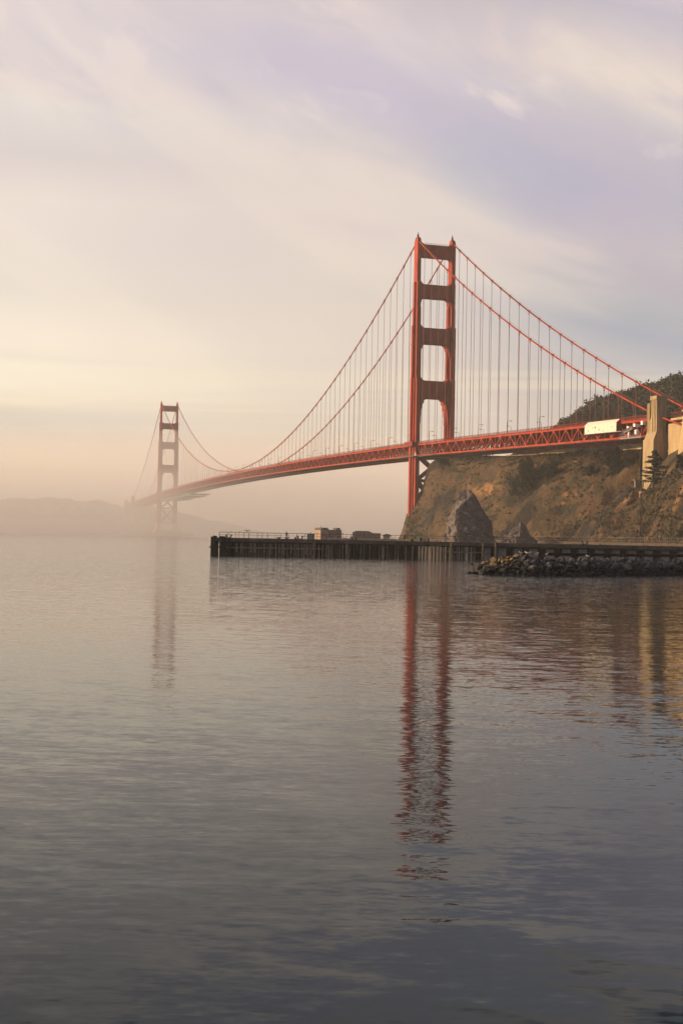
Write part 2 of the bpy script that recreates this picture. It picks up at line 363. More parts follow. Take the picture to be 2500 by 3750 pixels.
# --- towers
# leg section levels: (z0, z1, [(half length along bridge, half width across), ...])
LEG = [(195.5, 226.0, [(3.85, 1.4)]),
       (163.0, 195.5, [(4.8, 1.4), (1.55, 2.6)]),
       (123.4, 163.0, [(4.95, 1.4), (1.65, 3.45)]),
       (13.0, 123.4, [(7.0, 1.45), (3.75, 2.45), (1.55, 3.7)])]
OPEN = [(194.0, 214.7, 3.0), (161.5, 184.0, 4.2), (122.0, 149.8, 6.0), (76.5, 109.0, 11.0)]
def tower(s0, name_label):
    tw = thing('tower', None, None, B(s0, 0, 0)); tw.parent = bridge; tw.matrix_parent_inverse = Matrix.Translation(bridge.location).inverted()
    tw['label'] = name_label
    def par(mb, n, m_=M['orange'], p=tw):
        o = mb.build(n, m_); o.parent = p
        if p.type == 'EMPTY': o.matrix_parent_inverse = Matrix.Translation(p.location).inverted()
        return o
    for side in (1, -1):
        mb = MB(); tc_ = 13.7 * side
        for z0, z1, secs in LEG:
            # union of crossed boxes as one stepped outline
            secs = sorted(secs, key=lambda q: -q[0])
            out = []
            for i, (hs, ht) in enumerate(secs):
                if i: out.append((secs[i][0], secs[i - 1][1]))
                out.append((hs, ht))
            q1 = out                                     # quadrant s>0,t>0 from long to wide
            poly = [(a, b) for a, b in q1] + [(-a, b) for a, b in reversed(q1)] + [(-a, -b) for a, b in q1] + [(a, -b) for a, b in reversed(q1)]
            mb.prism(poly, lambda a, b: B(s0 + a, tc_ + b, z0), lambda a, b: B(s0 + a, tc_ + b, z1))
            # slim cornice where the leg steps in, and panel joints
            hs, ht = secs[0][0], secs[-1][1]
            for zz in ([z1 - 14.0] if z1 < 200 else []):
                for (a, b) in secs: mb.bbox(s0 - a - .12, s0 + a + .12, tc_ - b - .12, tc_ + b + .12, zz - .3, zz + .3)
        # bracket under the second setback
        mb.bbox(s0 - 1.5, s0 + 1.5, tc_ - 2.9, tc_ + 2.9, 163.0, 177.0)
        # saddle housing and beacon
        mb.prism([(-3.6, 226.0), (3.6, 226.0), (3.2, 227.6), (1.5, 229.2), (-1.5, 229.2), (-3.2, 227.6)], lambda a, b: B(s0 + a, tc_ - 1.3, b), lambda a, b: B(s0 + a, tc_ + 1.3, b))
        leg = par(mb, 'leg')
        mb = MB(); mb.prism([(-.7, 229.2), (.7, 229.2), (.45, 231.5), (-.45, 231.5)], lambda a, b: B(s0 + a, tc_ - .6, b), lambda a, b: B(s0 + a, tc_ + .6, b))
        mb.tube([B(s0, tc_, 231.4), B(s0, tc_, 232.4)], .35, 8)
        for q in (-.35, .35, 0): mb.tube([B(s0 + q, tc_, 232.2), B(s0 + q, tc_, 233.4)], .07, 4)
        par(mb, 'beacon', M['orange_dull'])
    # cross beams between the legs with haunched openings under them
    xin = 11.6
    tops = [(224.0, 214.7, 0), (194.0, 184.0, 1), (161.5, 149.8, 2), (122.0, 109.0, 3)]
    for zt, zb, i in tops:
        hs = [2.9, 3.4, 3.7, 4.4][i]; mb = MB()
        innert = 13.7 - [1.4, 1.9, 2.3, 2.9][i]
        r = [2.0, 3.4, 5.2, 6.0][i]; hd = [3.4, 6.5, 9.5, 19.0][i]
        # lower haunch stepped like corbels, upper corner small curve
        low = []
        steps = [(0, 0), (.10, .42), (.22, .64), (.42, .80), (.68, .92), (1, 1)]
        for k, (dz, dt) in enumerate(steps):
            tt = innert - r * (1 - dt) if False else innert - r * (dt) * 0.85
            low.append((tt, zb - hd * (1 - (dz ** .5 if dz else 0)) * (1 if dz else 1)))
        # corbel profile: from the leg face down low, stepping in and up to the soffit
        prof = []
        n = 5 if i else 3
        for k in range(n):
            f0 = k / n; f1 = (k + 1) / n
            a0 = r * (f0 ** 1.6) * .9; z0_ = zb - hd * (1 - f0) ** 1.7
            prof.append((innert - a0, z0_)); z1_ = zb - hd * (1 - f1) ** 1.7
            a1 = r * (f1 ** 1.6) * .9
            prof.append((innert - a0 - (a1 - a0) * .25, z1_ if k < n - 1 else zb))
        prof.append((innert - r * 1.05, zb))
        up = [(innert, zt + 2.2), (innert - 1.0, zt + .7), (innert - 2.6, zt)] if i else [(innert, zt + 2.0), (innert - 1.0, zt + 1.0), (innert - 3.0, zt)]
        half = list(reversed(up)) + prof            # from centre-top outwards then down to the soffit
        right = half; leftp = [(-a, b) for a, b in reversed(half)]
        poly = leftp + right
        # order: start centre bottom left ... build closed polygon
        poly = [( -a, b) for a, b in reversed(prof)] ; poly = [(-a, b) for a, b in reversed(prof)] + [(-a, b) for a, b in up] + [(a, b) for a, b in reversed(up)] + prof
        mb.prism(poly, lambda a, b: B(s0 - hs, a, b), lambda a, b: B(s0 + hs, a, b))
        # shallow flutes on the face
        for k in range(-7, 8):
            tt = k * 1.35
            if abs(tt) < innert - r - .4:
                for sg in (-1, 1): mb.bbox(s0 + sg * hs - .16, s0 + sg * hs + .16, tt - .18, tt + .18, zb + .8, zt - .8)
        if i == 0:
            for q in range(-9, 10): mb.tube([B(s0 - hs + .3, q, zt), B(s0 - hs + .3, q, zt + 1.2)], .06, 4)
            for hh in (.6, 1.2): mb.tube([B(s0 - hs + .3, -9.2, zt + hh), B(s0 - hs + .3, 9.2, zt + hh)], .06, 4)
        par(mb, 'crossbeam')
    mb = MB(); mb.bbox(s0 - 3.5, s0 + 3.5, -11.5, 11.5, 63.6, 65.4); par(mb, 'crossbeam')
    for zz in (47.5, 22.5):
        mb = MB(); mb.bbox(s0 - 2.6, s0 + 2.6, -11.5, 11.5, zz - 1.1, zz + 1.1); par(mb, 'crossbeam')
    for za, zb in ((66.5, 48.0), (47.0, 23.0)):
        mb = MB()
        for sg in (1, -1): mb.beam(B(s0, 11.2 * sg, za), B(s0, -11.2 * sg, zb), 2.4 * (1 if sg > 0 else .94), 5.0 if sg > 0 else 4.8, up=U)
        zc = (za + zb) / 2; mb.bbox(s0 - 2.55, s0 + 2.55, -2.0, 2.0, zc - 1.9, zc + 1.9)
        par(mb, 'cross_brace')
    # ledge where the deck passes through
    for side in (1, -1):
        mb = MB(); mb.bbox(s0 - 8.3, s0 + 8.3, side * 17.6 - .9, side * 17.6 + .9, 72.5, 76.2); mb.bbox(s0 - 7.6, s0 + 7.6, side * 15.5 - 1.6, side * 15.5 + 1.6, 65.2, 66.4)
        par(mb, 'deck_bracket', M['orange_dull'])
    # concrete foot
    mb = MB()
    if s0 == 0:
        mb.bbox(-4, 4, -15.5, 15.5, -3, 13.2); par(mb, 'pier', M['ruin']); return
    mb.prism([(-13, -24), (13, -24), (17, -19), (17, 19), (13, 24), (-13, 24), (-17, 19), (-17, -19)], lambda a, b: B(s0 + a * 1.0, b, -3), lambda a, b: B(s0 + a * .92, b * .93, 9.5))
    for side in (1, -1):
        mb.prism([(-9, -5.4), (9, -5.4), (9, 5.4), (-9, 5.4)], lambda a, b: B(s0 + a, side * 13.7 + b, 9.5), lambda a, b: B(s0 + a * .86, side * 13.7 + b * .78, 20.5))
    par(mb, 'pier', M['concrete'])
tower(0, 'near red-orange tower rising behind the headland'); tower(1280, 'far tower standing in the mist')

# --- fender ring of the far tower
mb = MB(); ring = [(math.cos(a) * 30, math.sin(a) * 46) for a in [i * 2 * math.pi / 40 for i in range(40)]]
for i in range(40):
    a, b = ring[i], ring[(i + 1) % 40]; mb.beam(B(1280 + a[0], a[1], 1.0), B(1280 + b[0], b[1], 1.0), 2.5, 7.5)
tag(mb.build('fender_wall', M['concrete']), 'low oval concrete wall in the water round the far tower foot', 'fender wall')

# --- cables
for side in (1, -1):
    pts = [B(s, CT * side, zcable(s)) for s in list(range(-343, 0, 7)) + list(range(0, 1281, 8)) + list(range(1287, 1630, 7))]
    if side == 1: pts = [B(-374, CT, 57.2), B(-360, CT, 61.2)] + pts
    else: pts = [B(-395, -CT, 50.5)] + pts
    mb = MB(); mb.tube(pts, 0.47, 10)
    cb = mb.build('main_cable', M['orange'], bridge, smooth=True)
    rest = MB()
    for i_, s in enumerate([-k * 15.24 for k in range(1, 22)] + [k * 15.24 for k in range(1, 84)]):
        mb = MB() if i_ < 50 else rest; mb.beam(B(s - .5, CT * side, zcable(s - .5)), B(s + .5, CT * side, zcable(s + .5)), 1.2, 1.25)
        if i_ < 50: mb.build('cable_band', M['orange'], cb)
    tag(rest.build('cable_band', M['orange'], cb), kind='stuff')
    mb = MB()          # hand ropes over the cable
    for o_ in (-.45, .45):
        mb.tube([B(s, CT * side + o_, zcable(s) + 1.5) for s in range(-330, 1281, 10)], .035, 3)
    mb.build('hand_rope', M['rope'], cb)

# --- suspenders: pairs of ropes
sus = [(-k * 15.24, sd_) for k in range(1, 22) for sd_ in (1, -1)] + [(k * 15.24, sd_) for k in range(1, 84) for sd_ in (1, -1)] + [(1280 + k * 15.24, sd_) for k in range(1, 22) for sd_ in (1, -1)]
sus.sort(key=lambda q: (B(q[0], q[1] * CT, 100).length / max(4, zcable(q[0]) - zroad(q[0])) ** .5))
def rope(mb, s, sd_):
    for o_ in (-.22, .22): mb.tube([B(s + o_, CT * sd_, zbot(s) + TD - .5), B(s + o_, CT * sd_, zcable(s) - .2)], .085, 5)
    mb.box(B(s, CT * sd_, zcable(s) - 1.6), (.7, .35, .5), rz=-YAW)
for s, sd_ in sus[:100]:
    mb = MB(); rope(mb, s, sd_); mb.build('suspender', M['rope'], bridge)
mb = MB()
for s, sd_ in sus[100:]: rope(mb, s, sd_)
tag(mb.build('suspender', M['rope'], bridge), kind='stuff')

# --- stiffening trusses
def truss(sa, sb, side):
    n = max(2, round((sb - sa) / 7.62)); n += n % 2; h = (sb - sa) / n; t_ = CT * side; mb = MB()
    W_ = .75
    for i in range(n):
        a, b = sa + i * h, sa + (i + 1) * h
        mb.beam(B(a, t_, zbot(a) + TD), B(b + .01, t_, zbot(b) + TD), W_ + .1, 1.25)
        mb.beam(B(a, t_, zbot(a)), B(b + .01, t_, zbot(b)), W_, 1.05)
        lo, hi = .4, TD - .5
        mb.beam(B(a, t_, zbot(a) + lo), B(a, t_, zbot(a) + hi), .42, .42, up=U)
        pa, pb = (hi, lo) if i % 2 == 0 else (lo, hi)
        mb.beam(B(a, t_, zbot(a) + pa), B(b, t_, zbot(b) + pb), .60, .52, up=E_)
        # gusset plates
        zz = zbot(a) + (hi if i % 2 == 0 else lo)
        for o_ in (-.42, .42):
            g_ = 1.3; u_ = -1 if i % 2 == 0 else 1
            mb.prism([(-1.25, 0), (1.25, 0), (.6, u_ * g_), (-.6, u_ * g_)], lambda p, q: B(a + p, t_ + o_ - .03, zz + q), lambda p, q: B(a + p, t_ + o_ + .03, zz + q))
    return mb.build('stiffening_truss', M['orange'], bridge)
for sa, sb in ((-336, -8.5), (8.5, 1271.5), (1288.5, 1615)):
    for side in (1, -1): truss(sa, sb, side)
# --- floor beams and lower bracing
mb = MB()
for sa, sb in ((-336, -8.5), (8.5, 1271.5), (1288.5, 1615)):
    n = round((sb - sa) / 7.62); h = (sb - sa) / n
    for i in range(n + 1):
        s = sa + i * h
        mb.beam(B(s, -CT + .5, zbot(s) + TD - .9), B(s, CT - .5, zbot(s) + TD - .9), .5, 1.7)
        mb.beam(B(s, -CT + .4, zbot(s)), B(s, CT - .4, zbot(s)), .6, .9)
        zl, zh = zbot(s) + .4, zbot(s) + TD - 1.6
        for q in range(6):
            ta, tb_ = -CT + .5 + q * 4.4, -CT + .5 + (q + 1) * 4.4
            a_, b_ = (zl, zh) if q % 2 else (zh, zl); mb.beam(B(s, ta, a_), B(s, tb_, b_), .42, .42, up=U)
        if i < n:
            s1 = s + h
            d = (0, CT - .4) if i % 2 else (CT - .4, 0)
            for q in (1, -1): mb.beam(B(s, q * d[0], zbot(s) - .05), B(s1, q * d[1], zbot(s1) - .05), .5, .6)
            for q in (-9, -4.5, 0, 4.5, 9): mb.beam(B(s, q, zbot(s) + TD + .1), B(s1, q, zbot(s1) + TD + .1), .3, .8)
mb.build('floor_beams', M['orange_dull'], bridge)
# --- roadway slab, sidewalks, rails
def strip(t0, t1, z0, z1, name, m_, s0=-338, s1=1740):
    mb = MB(); ss = list(range(s0, s1, 14)) + [s1]
    for a, b in zip(ss, ss[1:]):
        mb.hexa([B(a, t0, zroad(a) + z0), B(b, t0, zroad(b) + z0), B(b, t1, zroad(b) + z0), B(a, t1, zroad(a) + z0),
                 B(a, t0, zroad(a) + z1), B(b, t0, zroad(b) + z1), B(b, t1, zroad(b) + z1), B(a, t1, zroad(a) + z1)])
    return mb.build(name, m_, bridge)
strip(-9.3, 9.3, -.45, -.05, 'roadway', M['asphalt'], -480)
for side in (1, -1):
    a, b = sorted((9.3 * side, 13.0 * side)); strip(a, b, -.30, .10, 'sidewalk', M['steel'])
    a, b = sorted((12.9 * side, 14.35 * side)); strip(a, b, -.22, -.02, 'walkway_edge', M['orange'])
    mb = MB()
    for s in range(-336, 1600, 2):
        if abs(s) < 9 or abs(s - 1280) < 9: tt = 18.3
        else: tt = 14.2
        k = 0 if s % 4 else 1
        if s < 700: mb.beam(B(s, tt * side, zroad(s)), B(s, tt * side, zroad(s) + 1.35), .12 + .1 * k, .12 + .1 * k, up=U)
        if s < 100 and s % 2 == 0:
            mb.beam(B(s + .66, tt * side, zroad(s)), B(s + .66, tt * side, zroad(s) + 1.3), .07, .07, up=U)
            mb.beam(B(s + 1.33, tt * side, zroad(s)), B(s + 1.33, tt * side, zroad(s) + 1.3), .07, .07, up=U)
    for s in range(-336, 1600, 8):
        for hh, w_ in ((1.35, .16), (.25, .12), (.75, .06)): mb.beam(B(s, 14.2 * side, zroad(s) + hh), B(s + 8.02, 14.2 * side, zroad(s + 8) + hh), w_, w_)
        mb.beam(B(s, 14.2 * side, zroad(s) - .6), B(s, 14.2 * side, zroad(s) + .0), .3, .3, up=U)
    mb.build('railing', M['orange_dull'], bridge)
# hangers and lamps seen as pale dots under the bottom chord
for k in range(64):
    s = -330 + k * 5.1
    if random.random() < .8: mb = MB(); mb.box(B(s, CT - 1.2, zbot(s) - 1.25), (.28, .28, .45)); mb.build('cable_hanger', M['steel'], bridge)
mb = MB()
mb.tube([B(s, CT + .2, zbot(s) - 1.0) for s in range(-336, 1270, 12)], .09, 4)
mb.tube([B(s, 4, zbot(s) - 1.3) for s in range(-336, 1270, 12)], .22, 5)
mb.build('utility_pipe', M['dark_steel'], bridge)

# --- lamp posts on both sidewalks
def lamp():
    r = thing('street_lamp', 'tall curved lamp post on the near sidewalk of the bridge', 'street lamp', (0, 0, 0), 0, 'lamp posts along the near side of the bridge')
    mb = MB(); mb.tube([(0, 0, 0), (0, 0, 1.0)], .22, 8); mb.tube([(0, 0, 1.0), (0, 0, 7.4), (.25, 0, 7.9), (.9, 0, 8.15), (2.4, 0, 8.2)], [.16, .12, .10, .09, .08], 6); mb.build('pole', M['orange_dull'], r, local=True)
    mb = MB(); mb.box((2.7, 0, 8.15), (1.1, .45, .28)); mb.box((2.75, 0, 7.98), (.7, .35, .12)); mb.build('lamp_head', M['dark_steel'], r, local=True)
    return r
west = math.atan2(-E_.y, -E_.x)
l0 = None
for k in range(-7, 26):
    s = 20.1 + k * 45.6
    if s < -300: continue
    for side in (1, -1):
        p = B(s, 11.6 * side, zroad(s) + .1); rz = west if side == 1 else west + math.pi
        if l0 is None: l0 = lamp(); l0.location = p; l0.rotation_euler = (0, 0, rz); o = l0
        else: o = dup(l0, p, rz)
        n_ = k if k > 0 else 1 - k; sd = 'left' if k > 0 else 'right'; ordn = ['zeroth', 'first', 'second', 'third', 'fourth', 'fifth', 'sixth', 'seventh', 'eighth', 'ninth', 'tenth'][n_] if n_ <= 10 else '%dth' % n_ if n_ not in (21, 22, 23) else {21: '21st', 22: '22nd', 23: '23rd'}[n_]
        if s < 700: o['label'] = 'tall curved lamp post on the near sidewalk, %s to the %s of the near tower' % (ordn, sd)
        else: o['label'] = 'faint lamp post on the near sidewalk, %s left of the near tower' % ordn
        if side == -1:
            o['label'] = 'half hidden lamp post on the far sidewalk, %s to the %s of the near tower' % (ordn, sd); o['group'] = 'lamp posts along the far side of the bridge'

# --- white sheeted work enclosure on the near truss
en = thing('work_enclosure', 'long white sheeted painting enclosure hung on the bridge truss beside the pylon', 'enclosure', B(-291, 15.5, zbot(-291)))
mb = MB()
def encl(s): return zbot(s) + 3.4, zbot(s) + TD + .2, zbot(s) + TD + 1.9
ss = np.linspace(-308, -274, 18)
for a, b in zip(ss, ss[1:]):
    w0 = .12 * math.sin(a * 1.3); w1 = .12 * math.sin(b * 1.3)
    (la, ha, ta), (lb, hb, tb) = encl(a), encl(b)
    mb.hexa([B(a, 16.3 + w0, la), B(b, 16.3 + w1, lb), B(b, 16.4 + w1, lb), B(a, 16.4 + w0, la), B(a, 16.3 + w0, ha), B(b, 16.3 + w1, hb), B(b, 16.4 + w1, hb), B(a, 16.4 + w0, ha)])
    mb.hexa([B(a, 16.3 + w0, ha), B(b, 16.3 + w1, hb), B(b, 16.4 + w1, hb), B(a, 16.4 + w0, ha), B(a, 14.5, ta), B(b, 14.5, tb), B(b, 14.6, tb + .05), B(a, 14.6, ta + .05)])
mb.build('sheeting', M['white'], en)
mb = MB(); l, h, t_ = encl(-308)
mb.prism([(16.3, l), (16.3, h), (14.5, t_), (14.5, l)], lambda a, b: B(-308.1, a, b), lambda a, b: B(-308.3, a, b)); mb.build('end_panel', M['orange_dull'], en)
mb = MB(); l2 = encl(-311)[0]
mb.beam(B(-313, 15.4, encl(-313)[0] - .1), B(-273, 15.4, encl(-273)[0] - .1), 2.6, .25); mb.build('work_floor', M['steel'], en)
mb = MB()
for s_, z_ in ((-283, 3.0), (-285.6, 3.2), (-290, 1.7), (-278, 1.6), (-303.5, 2.6), (-294, .9)): mb.box(B(s_, 16.46, encl(s_)[0] + z_ ), (.5, .12, .55 + .2 * (z_ > 3)), rz=-YAW)
mb.build('vent_flap', M['dark_steel'], en)
# --- access platform by the pylon
pf = thing('access_platform', 'grey railed work platform with white tanks hung under the truss at the pylon', 'platform', B(-323, 15.5, zbot(-323) - 1))
mb = MB(); zb_ = zbot(-323)
mb.beam(B(-314, 16.2, zb_ - .6), B(-335, 16.2, zb_ - 1.0), 2.8, .3); mb.beam(B(-316, 16.5, zb_ + 2.4), B(-325, 16.5, zb_ + 4.0), 1.0, .35); mb.build('floor', M['steel'], pf)
mb = MB()
for i in range(12): mb.beam(B(-314 - i * 1.8, 17.4, zb_ - .6), B(-314 - i * 1.8, 17.4, zb_ + 1.2), .1, .1, up=U)
for hh in (.3, .8, 1.25): mb.beam(B(-314, 17.4, zb_ - .6 + hh), B(-334, 17.4, zb_ - .9 + hh), .08, .08)
for i in range(7): mb.beam(B(-316 - i * 1.5, 17.0, zb_ + 2.4 + i * .27), B(-316 - i * 1.5, 17.0, zb_ + 3.6 + i * .27), .08, .08, up=U)
for hh in (.6, 1.2): mb.beam(B(-316, 17.0, zb_ + 2.4 + hh), B(-325, 17.0, zb_ + 4.0 + hh), .08, .08)
for i in range(5): mb.beam(B(-313.2, 16.8, zb_ + i * .8), B(-317.5, 16.8, zb_ + i * .8), .1, .1)
mb.build('guard_rail', M['steel'], pf)
for s_, z_, h_, r_ in ((-321, .2, 2.7, .62), (-328.5, 1.4, 2.2, 1.05)):
    mb = MB(); mb.tube([B(s_, 16.5, zb_ + z_ - .6), B(s_, 16.5, zb_ + z_ + h_ - .6)], r_, 14); mb.tube([B(s_, 16.5, zb_ + z_ + h_ - .62), B(s_, 16.5, zb_ + z_ + h_ - .3)], [r_ * .9, r_ * .3], 14); mb.build('tank', M['white_paint'], pf)
mb = MB(); mb.box(B(-320, 15.6, zb_ + 5.0), (2.4, 1.6, 1.0), rz=-YAW); mb.box(B(-327, 15.6, zb_ + 5.4), (3.0, 1.6, 1.5), rz=-YAW); mb.box(B(-333, 15.6, zb_ + 6.1), (1.8, 1.6, 1.9), rz=-YAW); mb.build('equipment_box', M['white_paint'], pf)
# --- scaffolding at the near tower
sf = thing('scaffold', 'brown pipe scaffold round the truss beside the near tower', 'scaffold', B(-30, 15, 60))
mb = MB()
for i in range(9):
    s_ = -18 - i * 3.2
    mb.beam(B(s_, 15.2, zbot(s_) - 1), B(s_, 15.2, zbot(s_) + 4.5 + (i % 3)), .14, .14, up=U)
for hh in (0, 1.3, 2.6, 3.9): mb.beam(B(-18, 15.3, zbot(-18) + hh), B(-42, 15.3, zbot(-42) + hh), .14, .14)
for i in range(6): mb.beam(B(8 + i * 3.5, 15.2, zbot(10) - 1), B(8 + i * 3.5, 15.2, zbot(10) + 4), .14, .14, up=U)
for hh in (0, 1.4, 2.8): mb.beam(B(-16, 18.4, 65 + hh), B(28, 17.2, 65.5 + hh), .16, .16)
mb.build('pipe_frame', M['timber_pale'], sf)
mb = MB(); mb.beam(B(-18, 15.6, zbot(-18) - 1), B(-44, 15.6, zbot(-44) - 1), 1.6, .2); mb.beam(B(-14, 18.3, 64.8), B(30, 17.2, 65.4), 1.4, .2); mb.build('plank_floor', M['timber_pale'], sf)
mb = MB()
for q in (0, 1.9): mb.hexa([B(-12.5 - q, 17.4, 65.2), B(-14.2 - q, 17.4, 65.2), B(-14.0 - q, 18.2, 65.2), B(-12.7 - q, 18.2, 65.2), B(-13.0 - q, 17.5, 68.4 - q), B(-13.8 - q, 17.5, 68.2 - q), B(-13.6 - q, 17.9, 68.2 - q), B(-13.1 - q, 17.9, 68.3 - q)])
mb.build('tarpaulin', M['white'], sf)
# --- traveller platform under the main span near the far tower
tv = thing('maintenance_gantry', 'grey gantry slung under the deck beside the far tower', 'gantry', B(1010, 0, 58))
mb = MB()
for s0_, s1_, zz, tt in ((1000, 1235, 61.5, 15.5), (960, 1030, 63.5, 14.5), (1100, 1262, 59.5, 13)):
    for q in range(int((s1_ - s0_) / 12)):
        a = s0_ + q * 12; mb.beam(B(a, -tt, zz), B(a, tt, zz), .6, .8); mb.beam(B(a, tt, zz), B(a, tt, zbot(a)), .25, .25, up=U); mb.beam(B(a, -tt, zz), B(a, -tt, zbot(a)), .25, .25, up=U)
    for q in (-tt, 0, tt): mb.beam(B(s0_, q, zz), B(s1_, q, zz), .9, .9)
mb.build('steel_frame', M['steel'], tv)
mb = MB(); mb.bbox(1002, 1240, -15, 15, 61.95, 62.15); mb.bbox(962, 1028, -14, 14, 63.95, 64.15); mb.bbox(1102, 1260, -12.5, 12.5, 59.95, 60.15); mb.build('catwalk', M['steel'], tv)

# --- concrete pylon beside the headland
def pylon_near():
    py = thing('concrete_pylon', 'tall sunlit concrete pylon with forked top where the near cable ends', 'pylon', B(-342, 14.5, 28))
    mb = MB()
    # wider foot
    mb.prism([(-337.2, 20), (-347.6, 20), (-347.2, 54.5), (-337.6, 54.5)], lambda a, b: B(a, 11.0, b), lambda a, b: B(a, 18.2, b))
    mb.prism([(-337.9, 54.5), (-347.0, 54.5), (-347.0, 58.0), (-337.9, 58.0)], lambda a, b: B(a, 11.2, b), lambda a, b: B(a, 17.9 - (b - 54.5) * .40, b))
    mb.bbox(-347.0, -338.0, 11.3, 16.5, 58.0, 64.0)
    mb.bbox(-340.6, -338.0, 11.3, 16.5, 64.0, 72.3)
    mb.bbox(-347.0, -342.0, 11.3, 16.5, 64.0, 73.6)
    mb.bbox(-347.4, -341.4, 11.0, 16.9, 73.6, 75.4)
    for q in (-343.2, -344.6, -345.9): mb.bbox(q - .25, q + .25, 16.45, 16.75, 58.2, 73.6)
    for q in (-338.6, -339.9): mb.bbox(q - .2, q + .2, 16.45, 16.7, 58.2, 72.3)
    mb.prism([(-340.6, 64.0), (-342.0, 64.0), (-342.0, 67.0)], lambda a, b: B(a, 12, b), lambda a, b: B(a, 16.2, b))
    mb.build('near_shaft', M['concrete_stain'], py)
    mb = MB(); mb.bbox(-348.8, -336.2, 10.2, 19.0, 18, 29.5)
    mb.build('footing', M['concrete'], py)
    mb = MB()
    mb.prism([(-337.2, 20), (-347.6, 20), (-347.2, 54.5), (-337.6, 54.5)], lambda a, b: B(a, -18.2, b), lambda a, b: B(a, -11.0, b))
    mb.bbox(-347.0, -338.0, -16.5, -11.3, 54.5, 64.0); mb.bbox(-340.6, -338.0, -16.5, -11.3, 64.0, 72.3); mb.bbox(-347.0, -342.0, -16.5, -11.3, 64, 73.6)
    mb.build('far_shaft', M['concrete_stain'], py)
    mb = MB(); mb.bbox(-346, -339, -11.2, 11.2, 50, 56.5); mb.build('tie_wall', M['concrete_stain'], py)
pylon_near()
def anchorage():
    an = thing('anchorage_housing', 'massive tan concrete anchorage block with battered wall at the right edge', 'anchorage', B(-400, 0, 30))
    mb = MB()
    mb.hexa([B(-371.5, -20, 12), B(-460, -20, 12), B(-460, 22.5, 12), B(-368.0, 22.5, 12), B(-374, -18, 65.2), B(-460, -18, 65.2), B(-460, 18.6, 65.2), B(-374, 18.6, 65.2)])
    mb.build('main_wall', M['concrete'], an)
    mb = MB(); mb.bbox(-373, -350, -12, 12.0, 18, 61.6); mb.build('recessed_wall', M['concrete'], an)
    mb = MB()
    mb.bbox(-374.5, -362.5, 10, 18.4, 61.9, 62.9); mb.bbox(-460, -373.4, -18.8, 19.2, 65.2, 65.9)
    for k in range(5): mb.bbox(-391 + k * 3, -390.6 + k * 3, 18.3, 19.4, 60.5, 65.1)
    mb.build('parapet', M['concrete'], an)
    mb = MB()
    for k in range(8): s_ = -363 - k * 1.5; mb.beam(B(s_, 18.2, 61.6), B(s_, 18.2, 65.4), .13, .13, up=U)
    mb.beam(B(-362.8, 18.2, 65.4), B(-374, 18.2, 65.5), .14, .14)
    for k in range(14): s_ = -373.6 - k * 1.3; mb.beam(B(s_, 19.0, 65.4), B(s_, 19.0, 68.8), .13, .13, up=U)
    mb.beam(B(-373.4, 19.0, 68.8), B(-392, 19.0, 68.8), .14, .14); mb.build('railing', M['orange'], an)
    lp = thing('signal_lamp', 'round white signal lamp on the red railing over the anchorage', 'signal lamp', B(-378.2, 19.5, 65.5))
    mb = MB(); c = B(-378.2, 19.6, 66.3)
    mb.tube([c - E_ * .15, c + E_ * .30], .62, 16); mb.build('lens', M['white_paint'], lp)
    mb = MB(); mb.tube([c - E_ * .35, c - E_ * .1], .72, 16); mb.beam(B(-378.2, 19.3, 64.6), B(-378.2, 19.3, 68.9), .14, .14, up=U); mb.build('housing', M['orange_dull'], lp)
anchorage()
# --- pylons at the far shore
for n_, (s_, z_) in enumerate(((1623, 77), (1733, 72))):
    py = thing('concrete_pylon', ['pair of pale pylon shafts in mist just beyond the far tower', 'farther pair of faint pylon shafts in mist on the far shore'][n_], 'pylon', B(s_, 0, 0))
    for side in (1, -1):
        mb = MB()
        mb.prism([(-7, 0), (7, 0), (5.5, 50), (-5.5, 50)], lambda a, b: B(s_ + a, side * 11.5, b), lambda a, b: B(s_ + a, side * 20.5, b))
        mb.bbox(s_ - 4.6, s_ + 4.6, side * 15.5 - 3.2, side * 15.5 + 3.2, 50, z_); mb.build('shaft', M['concrete'], py)
    mb = MB(); mb.bbox(s_ - 4, s_ + 4, -11.4, 11.4, 46, 62); mb.build('tie_wall', M['concrete'], py)
ar = thing('approach_arch', 'steel arch span in mist between the far shore pylons', 'arch span', B(1678, 0, 30))
mb = MB()
for side in (1, -1):
    P_ = [(1630 + i * 9.6, 30 + 22 * (1 - ((i - 5) / 5) ** 2)) for i in range(11)]
    for (a, za), (b, zb) in zip(P_, P_[1:]): mb.beam(B(a, 10 * side, za), B(b, 10 * side, zb), 1.2, 2.0); mb.beam(B(b, 10 * side, zb), B(b, 10 * side, 66), .7, .7, up=U)
mb.build('arch_rib', M['orange_dull'], ar)

